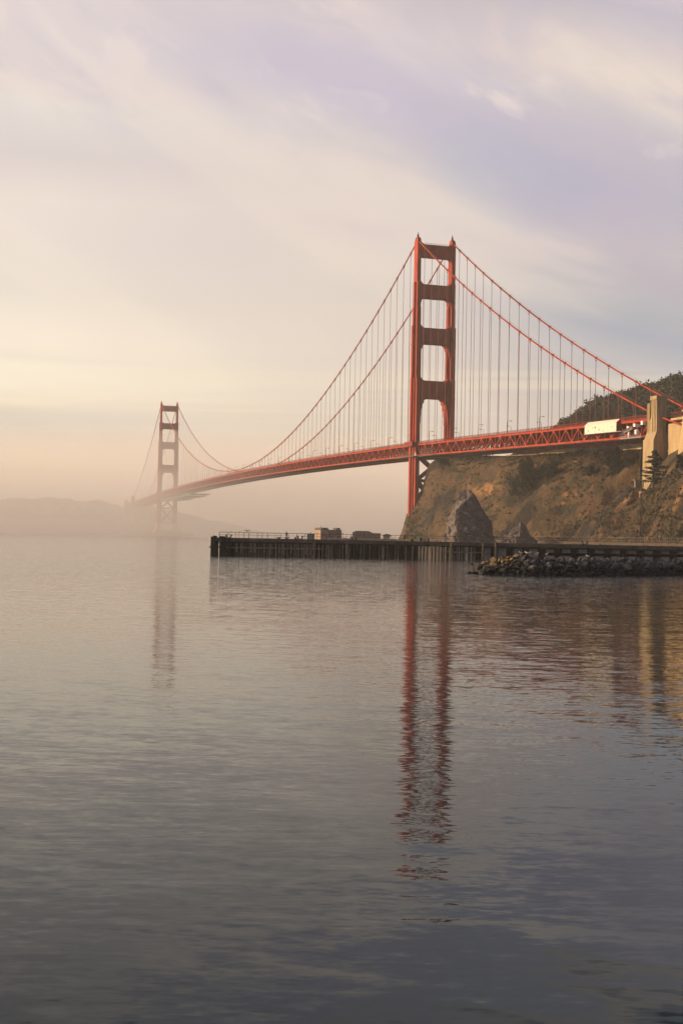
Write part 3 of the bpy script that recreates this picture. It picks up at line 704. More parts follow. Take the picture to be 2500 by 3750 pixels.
# ------------------------------------------------------------------ land
def interp(x, xs, ys): return float(np.interp(x, xs, ys))
def hill_material(name, tint=1.0, dark=False):
    m = bpy.data.materials.new(name); m.use_nodes = True; t = NT(m.node_tree); p = t.n['Principled BSDF']
    uv = t.new('ShaderNodeUVMap'); uv.uv_map = 'UVMap'; q = uv.outputs[0]
    g = t.new('ShaderNodeNewGeometry'); pos = g.outputs['Position']
    s1 = t.noise(t.vmul(q, (0.13, 0.018, 1)), 1.0, 5, 0.62, 0.6)      # streaks up the slope: ochre ground plus painted lit ridges and gully shade
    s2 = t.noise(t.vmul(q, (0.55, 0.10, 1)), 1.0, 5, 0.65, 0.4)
    s3 = t.noise(pos, 0.035, 4, 0.6)
    s4 = t.noise(pos, 0.9, 4, 0.7)
    k = tint
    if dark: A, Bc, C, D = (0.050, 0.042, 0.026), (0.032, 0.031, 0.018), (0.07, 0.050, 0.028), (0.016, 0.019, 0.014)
    else: A, Bc, C, D = (0.100, 0.060, 0.034), (0.055, 0.043, 0.023), (0.34, 0.175, 0.070), (0.015, 0.016, 0.016)  # ochre brightened as sunlit ridges, dark tone deepened as gully shade
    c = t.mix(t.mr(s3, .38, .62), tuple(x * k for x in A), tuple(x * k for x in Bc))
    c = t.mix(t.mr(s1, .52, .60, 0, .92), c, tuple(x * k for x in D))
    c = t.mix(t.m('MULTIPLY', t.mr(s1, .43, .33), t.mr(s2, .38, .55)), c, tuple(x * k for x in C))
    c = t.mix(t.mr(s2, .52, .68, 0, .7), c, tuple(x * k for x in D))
    gp = t.noise(t.vmul(pos, (.05, .03, .09)), 1.0, 5, 0.65, 1.0)
    c = t.mix(t.mr(gp, .52, .60, 0, .8), c, tuple(x * k for x in ((.026, .028, .018) if not dark else D)))
    c = t.mix(t.mr(s4, .50, .72, 0, .55), c, tuple(x * k * 1.3 for x in A))
    t.put(p.inputs['Base Color'], c); p.inputs['Roughness'].default_value = 0.95; p.inputs['Specular IOR Level'].default_value = 0.1
    b = t.new('ShaderNodeBump'); b.inputs['Strength'].default_value = 0.65; b.inputs['Distance'].default_value = 1.2
    t.put(b.inputs['Height'], t.m('ADD', t.m('MULTIPLY', s2, 1.0), t.m('MULTIPLY', s4, 1.0))); t.put(p.inputs['Normal'], b.outputs[0])
    return m
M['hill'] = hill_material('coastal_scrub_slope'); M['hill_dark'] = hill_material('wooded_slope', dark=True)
M['far'] = mat('far_wooded_land', (0.05, 0.05, 0.035), 0.95, 0.2, 0.01)

# --- headland: measured along view columns (foot distance, crest distance, crest height)
HX = [1446, 1458, 1469, 1494, 1527, 1546, 1556, 1572, 1600, 1700, 1850, 2000, 2200, 2340, 2352, 2366, 2400, 2450, 2500, 2700, 3300]
HF = [930, 928, 922, 906, 890, 880, 872, 862, 845, 780, 700, 640, 570, 527, 523, 518, 508, 494, 480, 430, 380]
HC = [938, 940, 940, 938, 935, 930, 925, 918, 905, 872, 815, 765, 712, 682, 612, 606, 575, 556, 540, 520, 500]
HZ = [0, 4, 8, 25, 36.5, 41, 50, 59, 62.8, 63.0, 59.3, 57.8, 56.2, 55.3, 32, 30.5, 29.5, 35.5, 39.5, 48, 60]
def hill_point(px, k):
    """k 0 at the water's edge, 1 at the crest, beyond 1 on the plateau behind"""
    yf, yc, zc = interp(px, HX, HF), interp(px, HX, HC), interp(px, HX, HZ)
    L = max(yc - yf, 6)
    nose_ = max(0.0, min(1.0, (px - 1464) / 120.0))
    if k < 0: return Vector((xat(px, yf + k * 60, 0), yf + k * 60, -3))
    if k <= 1: Y = yf + k * L
    else: Y = yc + (k - 1) * 260
    d = Y - yf; shore = 4.2 * nose_
    if zc < 4.5: shore = zc * .5
    if k <= 1:
        flat = 17 * nose_
        if d < 5: z = shore * d / 5
        elif d < flat: z = shore + .2
        else:
            q = (d - flat) / max(L - flat, 1); z = shore + (zc - shore) * (q ** interp(px, [1600, 2000, 2300, 2350, 2400], [.85, .95, 1.2, 1.2, .9]))
    else:
        z = zc - (k - 1) * 8
        if px > 2345: z = zc + (57 - zc) * min(1, (k - 1) * 260 / 75.0) if zc < 57 else z
    return Vector((xat(px, Y, z), Y, z))
def fbm(x, y, z, o=4): return noise.fractal(Vector((x, y, z)), 1.0, 2.1, o)
def hill_surf(px, k):
    p = hill_point(px, k)
    if k > 0.0:
        yf = interp(px, HX, HF); d = p.y - yf
        nose_ = max(0.0, min(1.0, (px - 1500) / 160.0))
        qx = px * .14 - d * .55                        # gullies lean as the photo shows them
        on = max(0, min(1, (d - 17) / 12)) * max(0, min(1, (1.0 - k) * 5)) if k < 1 else 0
        r_ = 1 - abs(noise.noise(Vector((qx * .085, d * .010, 1.3)))) * 2
        r2 = 1 - abs(noise.noise(Vector((qx * .24, d * .03, 7.3)))) * 2
        z = (r_ - .6) * 9.5 + (r2 - .5) * 4.2 + (1 - abs(noise.noise(Vector((p.x * .30, p.y * .30, p.z * .2)))) * 2.4 - .4) * .5
        f = fbm(p.x * .11, p.y * .11, 3.0, 5) * 1.3
        p.z += (z * nose_ + f) * on + f * .15 * (1 if d > 17 else .3)
        if k < .999:
            p.y -= (r2 - .5) * 1.5 * on
            p.x += fbm(p.z * .12, px * .02, 5.0) * 1.0 * (1 - nose_)
    return p
cols = list(np.arange(1450, 1620, 2.5)) + list(np.arange(1620, 2520, 4.0)) + list(np.arange(2520, 3300, 14.0))
ks = [-.5, 0] + list(np.linspace(.012, 1, 110)) + [1.03, 1.1, 1.3, 1.7, 2.2]
mb = MB(); mb.uv = []
for px in cols:
    yf = interp(px, HX, HF)
    for k in ks:
        p = hill_surf(px, k); mb.v.append(tuple(p)); d = p.y - yf; mb.uv.append((px * .14 - d * .55, d))
nk = len(ks)
for i in range(len(cols) - 1):
    for j in range(nk - 1):
        a = i * nk + j; mb.f.append((a, a + nk, a + nk + 1, a + 1)); mb.mi.append(0)
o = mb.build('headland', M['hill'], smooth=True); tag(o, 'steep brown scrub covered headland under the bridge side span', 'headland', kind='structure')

# --- scrub over the headland: tufts of small leaves
def tuft(mb, c, r, n, flat=.7, m=0):
    for _ in range(n):
        d = Vector((random.gauss(0, 1), random.gauss(0, 1), random.gauss(0, 1) * flat)); d = d.normalized() * r * random.uniform(.35, 1)
        q = c + d; a = Vector((random.gauss(0, 1), random.gauss(0, 1), random.gauss(0, 1))).normalized(); b = a.cross(d).normalized() if a.cross(d).length > .01 else Vector((1, 0, 0))
        s_ = r * random.uniform(.22, .45); o = len(mb.v)
        mb.v += [tuple(q - a * s_), tuple(q + b * s_ * .7), tuple(q + a * s_), tuple(q - b * s_ * .6)]; mb.f.append((o, o + 1, o + 2, o + 3)); mb.mi.append(m)
def scrub(name, surf, n, kr, pxr, rr, mats, label, den=.5, seed=1, wide=0.06):
    rs = random.Random(seed); mb = MB()
    for _ in range(n):
        px = rs.uniform(*pxr); k = rs.uniform(*kr); p = surf(px, k)
        if p.z < 4.5: continue
        if noise.noise(Vector((p.x * wide, p.y * wide * .5, 2.2))) + rs.uniform(-.4, .4) < -den + .25: continue
        r = rs.uniform(*rr) * (1 if rs.random() < .85 else 1.7)
        tuft(mb, p + Vector((0, 0, r * .4)), r, 9, m=0 if rs.random() < .6 else 1)
    o = mb.build(name, mats); tag(o, label, 'scrub', kind='stuff'); return o
M['scrub_a'] = mat('dry_scrub', (0.085, 0.058, 0.030), 0.95, 0.2, 0.08, col2=(0.055, 0.045, 0.024))
M['scrub_b'] = mat('green_scrub', (0.052, 0.050, 0.024), 0.95, 0.2, 0.1, col2=(0.025, 0.028, 0.018))
scrub('scrub', hill_surf, 12000, (.1, 1.0), (1485, 2620), (.4, 1.1), [M['scrub_a'], M['scrub_b']], 'low dry bushes covering the headland slope', .35)

# --- hill behind the bridge
SX = [1850, 1950, 2041, 2086, 2126, 2157, 2188, 2246, 2269, 2313, 2353, 2402, 2465, 2500, 2600, 2900, 3400]
SY = [1668, 1606, 1545, 1512, 1481, 1461, 1447, 1434, 1421, 1417, 1400, 1392, 1366, 1360, 1345, 1320, 1300]
def back_surf(px, k):
    py = interp(px, SX, SY); top = at(px, py, 985.0); zt = top.z - 2.5
    Y = 985 - (1 - k) * 190 if k <= 1 else 985 + (k - 1) * 400
    z = 44 + (zt - 44) * (k ** .8) if k <= 1 else zt - (k - 1) * 20
    p = Vector((xat(px, Y, z), Y, z))
    p.z += (fbm(p.x * .03, p.y * .03, 8, 5) * 6) * min(1, (1.15 - min(k, 1)) * 2) + fbm(p.x * .2, p.y * .2, 4, 3) * 1.1
    return p
mb = MB(); mb.uv = []
cols = list(np.arange(1850, 2540, 6.0)) + list(np.arange(2540, 3400, 20.0)); ks = list(np.linspace(0, 1, 60)) + [1.1, 1.5, 2.0]
for px in cols:
    for k in ks: p = back_surf(px, k); mb.v.append(tuple(p)); mb.uv.append((p.x * .7, p.y * .6))
nk = len(ks)
for i in range(len(cols) - 1):
    for j in range(nk - 1): a = i * nk + j; mb.f.append((a, a + nk, a + nk + 1, a + 1)); mb.mi.append(0)
o = mb.build('hill', M['hill_dark'], smooth=True); tag(o, 'dark wooded hill rising behind the right end of the bridge', 'hill', kind='structure')
scrub('brush', back_surf, 4200, (.35, 1.0), (1900, 2560), (1.0, 2.6), [M['leaf2'], M['leaf']], 'dark brush covering the hill behind the bridge', .6, 3, .03)

# --- far shore hills in the mist
def ridge(name, label, xs, ys, Y, depth, m_, rough=1.0, base=0.0):
    mb = MB(); cols = np.arange(xs[0], xs[-1], 7.0); ks = list(np.linspace(0, 1, 14)) + [1.3, 2.0]
    for px in cols:
        zt = max(1.0, at(px, interp(px, xs, ys), Y).z)
        for k in ks:
            y_ = Y - depth * (1 - k); z = zt * min(1, max(0, k)) ** .55 if k <= 1 else zt * (2.3 - k) / 1.3
            b = xat(px, y_, z)
            n_ = noise.fractal(Vector((b * .012, y_ * .012, 3)), 1.0, 2.0, 5) * rough * zt * .045 * (1 if k > 0 else 0)
            t_ = abs(noise.noise(Vector((b * .05, y_ * .05, 9)))) * 7 * rough * (1 if k > .6 else 0)
            mb.v.append((b, y_, z + n_ + t_ - (3 if k == 0 else 0)))
    nk = len(ks)
    for i in range(len(cols) - 1):
        for j in range(nk - 1): a = i * nk + j; mb.f.append((a, a + nk, a + nk + 1, a + 1)); mb.mi.append(0)
    o = mb.build(name, m_, smooth=True); tag(o, label, 'hill', kind='structure')
ridge('hill', 'faint far hill line on the left behind the misty shore', [-400, 0, 130, 200, 320, 350, 440, 500, 560, 650, 760], [1785, 1776, 1781, 1784, 1793, 1797, 1805, 1817, 1838, 1880, 1945], 5200, 900, M['far'], .6)
ridge('hill', 'misty wooded bluff of the far shore behind the far tower', [-400, 0, 60, 110, 150, 200, 235, 320, 345, 380, 410, 450, 500, 560, 600, 640, 660, 690, 720, 760, 800, 850, 880, 930, 1010],
      [1830, 1832, 1826, 1827, 1830, 1824, 1830, 1840, 1833, 1836, 1850, 1856, 1850, 1854, 1862, 1874, 1880, 1886, 1893, 1906, 1912, 1920, 1930, 1944, 1958], 2750, 330, M['far'], 1.0)
# pale houses on the far bluff
for i, (px, py, w_, h_) in enumerate(((236, 1852, 15, 9), (150, 1860, 13, 6), (290, 1857, 11, 7), (335, 1859, 14, 6), (190, 1875, 10, 5))):
    p = at(px, py, 2520); r = thing('house', ['long cream building highest of the faint houses on the misty bluff', 'small pale house farthest left on the misty bluff', 'pale block right of the long cream building on the misty bluff',
        'low pale house nearest the far pylons on the misty bluff', 'small pale house lowest on the misty bluff'][i], 'house', (p.x, p.y, p.z - h_), 0, 'faint houses on the far bluff')
    mb = MB(); mb.box((0, 0, h_ * .35 - 5), (w_, 10, h_ * .7 + 10)); mb.build('wall', M['plaster'], r, local=True)
    mb = MB(); mb.prism([(-w_ / 2 - .4, h_ * .7), (w_ / 2 + .4, h_ * .7), (w_ / 2 - 1.5, h_), (-w_ / 2 + 1.5, h_)], lambda a, b: Vector((a, -5.4, b)), lambda a, b: Vector((a, 5.4, b))); mb.build('roof', M['roof'], r, local=True)

# --- road edge on the crest (pale wall line) and shore road
mb = MB()
pts = [(1852, 1669), (1900, 1667), (1950, 1664), (2000, 1659), (2040, 1658), (2070, 1657)]
P_ = [at(px, py, interp(px, HX, HC) - 2) for px, py in pts]
for a, b in zip(P_, P_[1:]): mb.beam(a, b, .5, .8)
o = mb.build('retaining_wall', M['concrete']); tag(o, 'thin sunlit yellow wall along the top edge of the headland', 'retaining wall')
mb = MB(); P_ = [at(px, py, interp(px, HX, HC) - 3) for px, py in ((2282, 1647), (2310, 1644), (2349, 1641))]
for a, b in zip(P_, P_[1:]): mb.beam(a, b, .5, .7)
o = mb.build('retaining_wall', M['concrete']); tag(o, 'short pale wall on the slope just left of the concrete pylon', 'retaining wall')
pp = at(2331, 1776, 600); r = thing('utility_hut', 'tiny concrete hut on the slope left of the pylon foot', 'hut', (pp.x, pp.y, pp.z))
mb = MB(); mb.box((0, 0, .6), (2.0, 2.4, 3.4)); mb.build('wall', M['ruin'], r, local=True)
mb = MB(); mb.box((1.4, 0, 2.4), (6.0, 3.0, .3)); mb.build('roof', M['concrete_stain'], r, local=True)
mb = MB(); mb.box((2.9, -.4, .6), (.5, .5, 3.3)); mb.build('post', M['ruin'], r, local=True)

# fence along the shore road behind the pier
mb = MB(); prev = None
for px in range(1960, 2620, 7):
    y_ = interp(px, HX, HF) + 9; z_ = 4.3; b = Vector((xat(px, y_, z_), y_, z_))
    mb.beam(b, b + Vector((0, 0, 2.6)), .14, .14, up=U)
    if prev:
        for hh in (2.55, 1.3): mb.beam(prev + Vector((0, 0, hh)), b + Vector((0, 0, hh)), .07, .07)
    prev = b
o = mb.build('chain_fence', M['timber_pale']); tag(o, 'thin tall fence along the shore road under the headland', 'fence')
# low shore wall and rubble foot
mb = MB(); prev = None
for px in range(1470, 2640, 20):
    y_ = interp(px, HX, HF) + 3.5; z_ = 4.1 * max(.3, min(1, (px - 1464) / 120)); b = Vector((xat(px, y_, z_), y_, z_ ))
    if prev is not None: mb.beam(prev, b, .8, 1.4)
    prev = b
o = mb.build('sea_wall', M['shore']); tag(o, 'low brown sea wall at the foot of the headland', 'sea wall')
for i, px in enumerate((2155, 2414)):
    y_ = interp(px, HX, HF) + 8; p = at(px, 1964, y_)
    r = thing('warning_sign', ['small white sign on the shore road behind the pier, left one of two', 'small white sign on the shore road behind the pier, right one of two'][i], 'sign', (p.x, p.y, 4.3), 0, 'signs on the shore road')
    mb = MB(); mb.tube([(0, 0, 0), (0, 0, p.z - 4.3 + .5)], .07, 5); mb.build('post', M['steel'], r, local=True)
    mb = MB(); mb.box((0, -.1, p.z - 4.3), (.8, .06, .6)); mb.build('panel', M['white_paint'], r, local=True)
    mb = MB(); mb.box((0, -.06, p.z - 4.3 - .1), (1.1, .05, 1.0)); mb.build('backing', M['orange'], r, local=True)

# --- rock stacks: real faceted rocks
def rock_material():
    m = bpy.data.materials.new('sea_stack_rock'); m.use_nodes = True; t = NT(m.node_tree); p = t.n['Principled BSDF']
    g = t.new('ShaderNodeNewGeometry'); pos = g.outputs['Position']
    rot = t.new('ShaderNodeVectorRotate', rotation_type='Y_AXIS'); t.l.new(pos, rot.inputs['Vector']); rot.inputs['Angle'].default_value = R(-35)
    a = t.noise(t.vmul(rot.outputs[0], (0.12, 0.25, 0.7)), 1.0, 6, 0.65, 0.8); b = t.noise(pos, 0.5, 5, 0.7, 0.5); c_ = t.noise(pos, 0.09, 3, 0.5)
    c = t.mix(t.mr(a, .36, .64), (0.165, 0.135, 0.115), (0.07, 0.062, 0.062))
    c = t.mix(t.mr(b, .52, .66, 0, .75), c, (0.30, 0.24, 0.19))
    c = t.mix(t.mr(c_, .55, .66, 0, .6), c, (0.085, 0.068, 0.045))
    t.put(p.inputs['Base Color'], c); p.inputs['Roughness'].default_value = .95; p.inputs['Specular IOR Level'].default_value = .15
    bb = t.new('ShaderNodeBump'); bb.inputs['Strength'].default_value = 1.0; bb.inputs['Distance'].default_value = 1.0
    t.put(bb.inputs['Height'], t.m('ADD', a, t.m('MULTIPLY', b, .6))); t.put(p.inputs['Normal'], bb.outputs[0]); return m
M['stack'] = rock_material()
def stack(name, label, L, Rr, ytop, ybase, Y, thick, ridge_px, seed):
    """closed rock: left and right outline measured off the photo, an edge line running down the near side, real depth behind"""
    mb = MB(); n = 46; rows = []
    for i in range(n + 1):
        f = i / n; py = ytop + (ybase - ytop) * f
        l = interp(py, [q[1] for q in L], [q[0] for q in L]); r_ = interp(py, [q[1] for q in Rr], [q[0] for q in Rr]); g_ = interp(py, [q[1] for q in ridge_px], [q[0] for q in ridge_px])
        zz = at(g_, py, Y).z
        D = thick * (.12 + .88 * f ** .8)
        xl, xr, xg = xat(l, Y, zz), xat(r_, Y, zz), xat(g_, Y, zz)
        # ring: left, near edge points, right, back points
        ring = []
        K = 26
        front = [(xl, 0.0), (xg, -D * .75), (xg + (xr - xg) * .55, -D * .62), (xr, 0.0)]
        back = [(xr, 0.0), ((xl + xr) / 2 + (xr - xl) * .2, D), ((xl + xr) / 2 - (xr - xl) * .2, D), (xl, 0.0)]
        def walk(pl, m_):
            out = []
            seg = [math.dist(a, b) for a, b in zip(pl, pl[1:])]; tot = sum(seg) or 1
            for j in range(m_):
                d = tot * j / m_; k = 0
                while k < len(seg) - 1 and d > seg[k]: d -= seg[k]; k += 1
                q = d / max(seg[k], 1e-6); out.append((pl[k][0] + (pl[k + 1][0] - pl[k][0]) * q, pl[k][1] + (pl[k + 1][1] - pl[k][1]) * q))
            return out
        for x, y in walk(front, K) + walk(back, 14):
            v = Vector((x, Y + y, zz)); a = min(1, .25 + f)
            nn = noise.fractal(Vector((x * .22 + seed, (Y + y) * .22, zz * .22)), 1.0, 2.1, 5)
            cell = noise.cell(Vector((x * .35 + seed, y * .35, (zz + x * .6) * .35)))
            v.y -= (nn * 1.1 + (cell - .5) * .9) * a; v.x += noise.fractal(Vector((zz * .35, y * .2 + seed, x * .2)), 1.0, 2.1, 4) * .8 * a; v.z += nn * .4
            ring.append(v)
        rows.append(ring)
    m_ = len(rows[0])
    for r_ in rows: mb.v += [tuple(v) for v in r_]
    for i in range(n):
        for j in range(m_): mb.f.append((i * m_ + j, i * m_ + (j + 1) % m_, (i + 1) * m_ + (j + 1) % m_, (i + 1) * m_ + j)); mb.mi.append(0)
    mb.f.append(tuple(range(m_))); mb.mi.append(0)
    o = mb.build(name, M['stack']); tag(o, label, 'rock'); return o
stack('rock_stack', 'tall pointed grey rock with a sunlit left side in front of the headland',
      [(1704, 1795), (1695, 1800), (1672, 1818), (1661, 1835), (1657, 1862), (1653, 1880), (1641, 1893), (1636, 1925), (1632, 1950), (1622, 1975), (1612, 2010)],
      [(1722, 1795), (1726, 1800), (1741, 1816), (1757, 1847), (1775, 1878), (1798, 1905), (1806, 1945), (1814, 1975), (1830, 2010)], 1795, 2008, 640, 15,
      [(1714, 1795), (1722, 1806), (1716, 1822), (1700, 1838), (1662, 1872), (1662, 1900), (1668, 1930), (1672, 2010)], 3)
stack('rock_stack', 'smaller dark rock right of the tall pointed rock',
      [(1900, 1913), (1892, 1922), (1880, 1933), (1860, 1942), (1842, 1955), (1836, 1975), (1825, 2010)],
      [(1908, 1913), (1922, 1923), (1932, 1945), (1946, 1962), (1960, 1975), (1975, 2010)], 1913, 2008, 630, 9,
      [(1904, 1913), (1903, 1930), (1895, 1955), (1885, 1975), (1880, 2010)], 11)
stack('rock_stack', 'low pale sunlit rock at the foot of the smaller dark rock',
      [(1866, 1953), (1862, 1965), (1852, 1975), (1842, 1990), (1830, 2010)], [(1876, 1953), (1878, 1968), (1886, 1990), (1895, 2010)], 1953, 2006, 605, 4,
      [(1871, 1953), (1874, 1968), (1878, 1990), (1882, 2010)], 17)

# --- trees on the headland
def on_hill(px, py):
    best = min((abs(to_px(hill_surf(px, k_))[1] - py), k_) for k_ in np.linspace(.02, 1.0, 90))
    return hill_surf(px, best[1])
def tree(name, label, base, h, kind, seed, group=None, wfac=1.0):
    rs = random.Random(seed); st = random.getstate(); random.seed(seed)
    r = thing(name, label, 'tree', base, 0, group)
    tr = MB(); bend = rs.uniform(-.04, .04) * h
    tr.tube([(0, 0, -1), (bend * .3, 0, h * .3), (bend * .8, 0, h * .65), (bend, 0, h * .96)], [h * .030, h * .024, h * .015, h * .004], 8)
    cr = MB()
    if kind == 'cypress':       # flat tiered wind-combed boughs
        for i in range(44):
            z = h * (.14 + .84 * (i / 43.0)); a = rs.uniform(0, 2 * math.pi); L = h * .38 * wfac * (1.04 - z / h) ** .55 * rs.uniform(.55, 1.1)
            d = Vector((math.cos(a), math.sin(a), rs.uniform(-.12, .18)))
            b0 = Vector((bend * z / h, 0, z)); b1 = b0 + d * L
            tr.tube([b0, b0 + d * L * .5 + Vector((0, 0, .1)), b1], [h * .008, h * .005, .02], 4)
            for j in range(15):
                q = rs.uniform(.2, 1.02); c = b0 + d * L * q + Vector((rs.gauss(0, .10 * L), rs.gauss(0, .10 * L), rs.gauss(0, .12)))
                tuft(cr, c, rs.uniform(.5, 1.05), 9, .3)
    elif kind == 'spire':
        for i in range(300):
            z = h * rs.uniform(.08, 1.0); a = rs.uniform(0, 2 * math.pi); L = h * .21 * wfac * (1.05 - z / h) ** .8 * rs.uniform(.3, 1.05)
            c = Vector((bend * z / h + math.cos(a) * L, math.sin(a) * L, z - L * .25))
            tuft(cr, c, rs.uniform(.6, 1.3), 10, .55)
            if i % 6 == 0: tr.tube([Vector((bend * z / h, 0, z)), c], [h * .006, .02], 4)
    else:                        # round, broken crown
        cs = [(Vector((rs.gauss(0, .20) * h * wfac, rs.gauss(0, .2) * h * wfac, h * rs.uniform(.35, .95))), rs.uniform(.10, .2) * h) for _ in range(15)]
        for c, R_ in cs:
            tr.tube([Vector((bend * .5, 0, h * .3)), c * .7 + Vector((0, 0, h * .1)), c], [h * .012, h * .008, .03], 4)
            for j in range(16):
                d = Vector((rs.gauss(0, 1), rs.gauss(0, 1), rs.gauss(0, .8))).normalized() * R_ * rs.uniform(.5, 1)
                tuft(cr, c + d, rs.uniform(.5, 1.0), 9, .8)
    tr.build('trunk', M['bark'], r, local=True)
    cr.build('crown', M['leaf'], r, local=True); random.setstate(st)
p = at(2391, 1792, 574); tree('cypress_tree', 'dark cypress with flat ragged boughs in front of the concrete pylon', (p.x, p.y, p.z), 18.0, 'cypress', 5, wfac=1.25)
for i, (px, py, Y_, h_, kd, wf, lb) in enumerate((
    (2252, 1735, 628, 15.5, 'spire', 1.5, 'tall dark conifer on the headland slope left of the pylon'),
    (2284, 1742, 622, 9.5, 'round', 1.3, 'rounded dark tree right of the tall conifer on the slope'),
    (2228, 1728, 635, 8.5, 'round', 1.2, 'small rounded tree left of the tall conifer on the slope'),
    (1884, 1810, 738, 17, 'round', 1.5, 'dark bushy tree at the left end of the grove in the gully'),
    (1908, 1790, 742, 18, 'spire', 1.9, 'broad conifer in the middle of the grove in the gully'),
    (1936, 1778, 738, 17, 'spire', 1.9, 'second conifer of the grove in the gully, right of the broad one'),
    (1965, 1770, 735, 13, 'round', 1.6, 'bushy tree right of the conifers of the grove in the gully'),
    (1998, 1758, 728, 11, 'round', 1.7, 'low spreading tree near the right end of the grove in the gully'),
    (2030, 1745, 720, 9, 'round', 1.7, 'smallest tree at the right end of the grove in the gully'),
    (1900, 1838, 728, 12, 'round', 1.6, 'lowest dark tree beneath the grove in the gully'),
    (1618, 1720, 880, 9, 'round', 1.8, 'wind pressed bush tree near the top of the headland nose'),
    (2493, 1722, 528, 7.5, 'round', .8, 'small leafy tree on the ridge in front of the anchorage'),
    (2160, 1752, 650, 7, 'round', 1.5, 'small dark tree alone in the middle of the slope'))):
    p = on_hill(px, py); tree('conifer_tree' if kd == 'spire' else 'bushy_tree', lb, (p.x, p.y, p.z - 1), h_, kd, 20 + i, 'trees on the headland', wf)

# ------------------------------------------------------------------ buildings on the point at the tower foot
def gable(name, label, cat, px0, px1, ytop, ybase, Y, depth, roofh, m_, windows=()):
    a, b = at(px0, ybase, Y), at(px1, ybase, Y); zt = at(px0, ytop, Y).z; w_ = b.x - a.x; h_ = zt - 1.5
    r = thing(name, label, cat, ((a.x + b.x) / 2, Y, 1.5))
    mb = MB(); mb.box((0, depth / 2, h_ / 2), (w_, depth, h_)); mb.build('wall', m_, r, local=True)
    mb = MB(); mb.prism([(-w_ / 2 - .3, h_), (w_ / 2 + .3, h_), (w_ / 2 - w_ * .18, h_ + roofh), (-w_ / 2 + w_ * .18, h_ + roofh)], lambda p, q: Vector((p, -.3, q)), lambda p, q: Vector((p, depth + .3, q))); mb.build('roof', M['roof'], r, local=True)
    for wx, wz, ww, wh in windows:
        mb = MB(); mb.box((wx, -.05, wz), (ww, .3, wh)); mb.build('window', M['glass'], r, local=True)
    return r
PY = 952
a0, a1 = at(1166, 1960, PY), at(1396, 1960, PY)
mb = MB(); n = 30
for i in range(n):
    x0 = a0.x + (a1.x + 22 - a0.x) * i / n; x1 = a0.x + (a1.x + 22 - a0.x) * (i + 1) / n; h_ = 3.6 + .9 * noise.noise(Vector((i * .7, 0, 0))) - (2.4 if i == 0 else 0)
    mb.hexa([(x0, PY - 2, -1), (x1 + .01, PY - 2, -1), (x1 + .01, PY + 26, -1), (x0, PY + 26, -1), (x0 + .1, PY, h_), (x1, PY, h_), (x1, PY + 25, h_), (x0 + .1, PY + 25, h_)])
tag(mb.build('rock_platform', M['ruin']), 'low grey walled rock platform in the water under the old station buildings', 'platform')
r = gable('station_house', 'old two storey station house with sunlit left wall beyond the pier', 'building', 1171, 1205, 1940, 1972, PY + 4, 9, 1.6, M['plaster'], ((-1.6, 4.4, .7, 1.6), (.2, 4.4, .7, 1.6), (-1.6, 1.9, .7, 1.3))); r.rotation_euler = (0, 0, R(32))
mb = MB(); mb.box((9.2, 4.5, 3.8), (11.6, 9.6, 7.8)); mb.build('wing', M['ruin'], r, local=True)
mb = MB(); mb.box((8.6, 4.5, 7.95), (12.6, 10.2, .6)); mb.box((12.8, 3.5, 8.9), (3.4, 5, 1.9)); mb.box((16.6, 4.5, 5.6), (3.0, 5, .4)); mb.build('flat_roof', M['roof'], r, local=True)
mb = MB(); mb.tube([(-1.4, 3, 8.0), (-1.4, 3, 9.6), (-1.4, 3, 11.2)], [.75, .5, .1], 8); mb.build('vent_tower', M['ruin'], r, local=True)
for q in range(3):
    mb = MB(); mb.beam((4.2 + q * 2.2, -.7, 1.0), (6.6 + q * 2.2, -.7, 4.6), .3, .5, up=Vector((0, 1, 0))); mb.build('buttress', M['plaster'], r, local=True)
r = gable('ruined_store', 'roofless long ruined building right of the old station house', 'building', 1290, 1362, 1950, 1975, PY + 6, 9, 1.3, M['ruin'], ((-4.5, 4.2, .9, 1.6), (-1.8, 4.2, .9, 1.6), (1.2, 4.2, .9, 1.6)))
mb = MB(); mb.box((10.6, 4, 3.3), (6.6, 7, 6.2)); mb.build('annex', M['ruin'], r, local=True)
c = at(1417, 1972, PY); r = thing('domed_shed', 'small brown shed with a round roof beside the headland foot', 'shed', (c.x, PY + 3, 1.5))
mb = MB(); mb.box((0, 2, 1.9), (4.6, 5, 4.2)); mb.build('wall', M['plaster'], r, local=True)
mb = MB(); mb.prism([(3.3 * math.cos(math.pi * i / 10), 4.0 + 1.9 * math.sin(math.pi * i / 10)) for i in range(11)], lambda p, q: Vector((p, -.8, q)), lambda p, q: Vector((p, 5, q))); mb.build('roof', M['roof'], r, local=True)

# ------------------------------------------------------------------ the pier
PYY = 300.0; DZ = 4.13; PX0 = xat(772, PYY, 2); PX1 = 150.0
pier = thing('pier', 'long dark pier on timber piles stretching from the right across the bay', 'pier', (PX0, PYY, 0))
ex = lambda px, y=PYY: xat(px, y, 3)
mb = MB(); rs = random.Random(3)
mb.box(((PX0 + PX1) / 2 + .6, PYY + 4.6, DZ - .18), (PX1 - PX0 - 1.2, 10.4, .36)); mb.build('deck', M['deck'], pier)
mb = MB(); x = PX0 + 1.0
while x < PX1:
    L = rs.uniform(2.2, 4.5); mb.box((x + L / 2, PYY - .62 + rs.uniform(-.05, .05), DZ - .52 + rs.uniform(-.04, .04)), (L - .04, .34, .62)); x += L
mb.build('fascia_beam', M['deck'], pier)
mb = MB(); x = PX0 + 1
while x < PX1:
    L = rs.uniform(2.5, 5); mb.box((x + L / 2, PYY - .5, DZ - 1.02 + rs.uniform(-.06, .06)), (L - .03, .4, .36)); x += L
mb.build('edge_beam', M['timber'], pier)
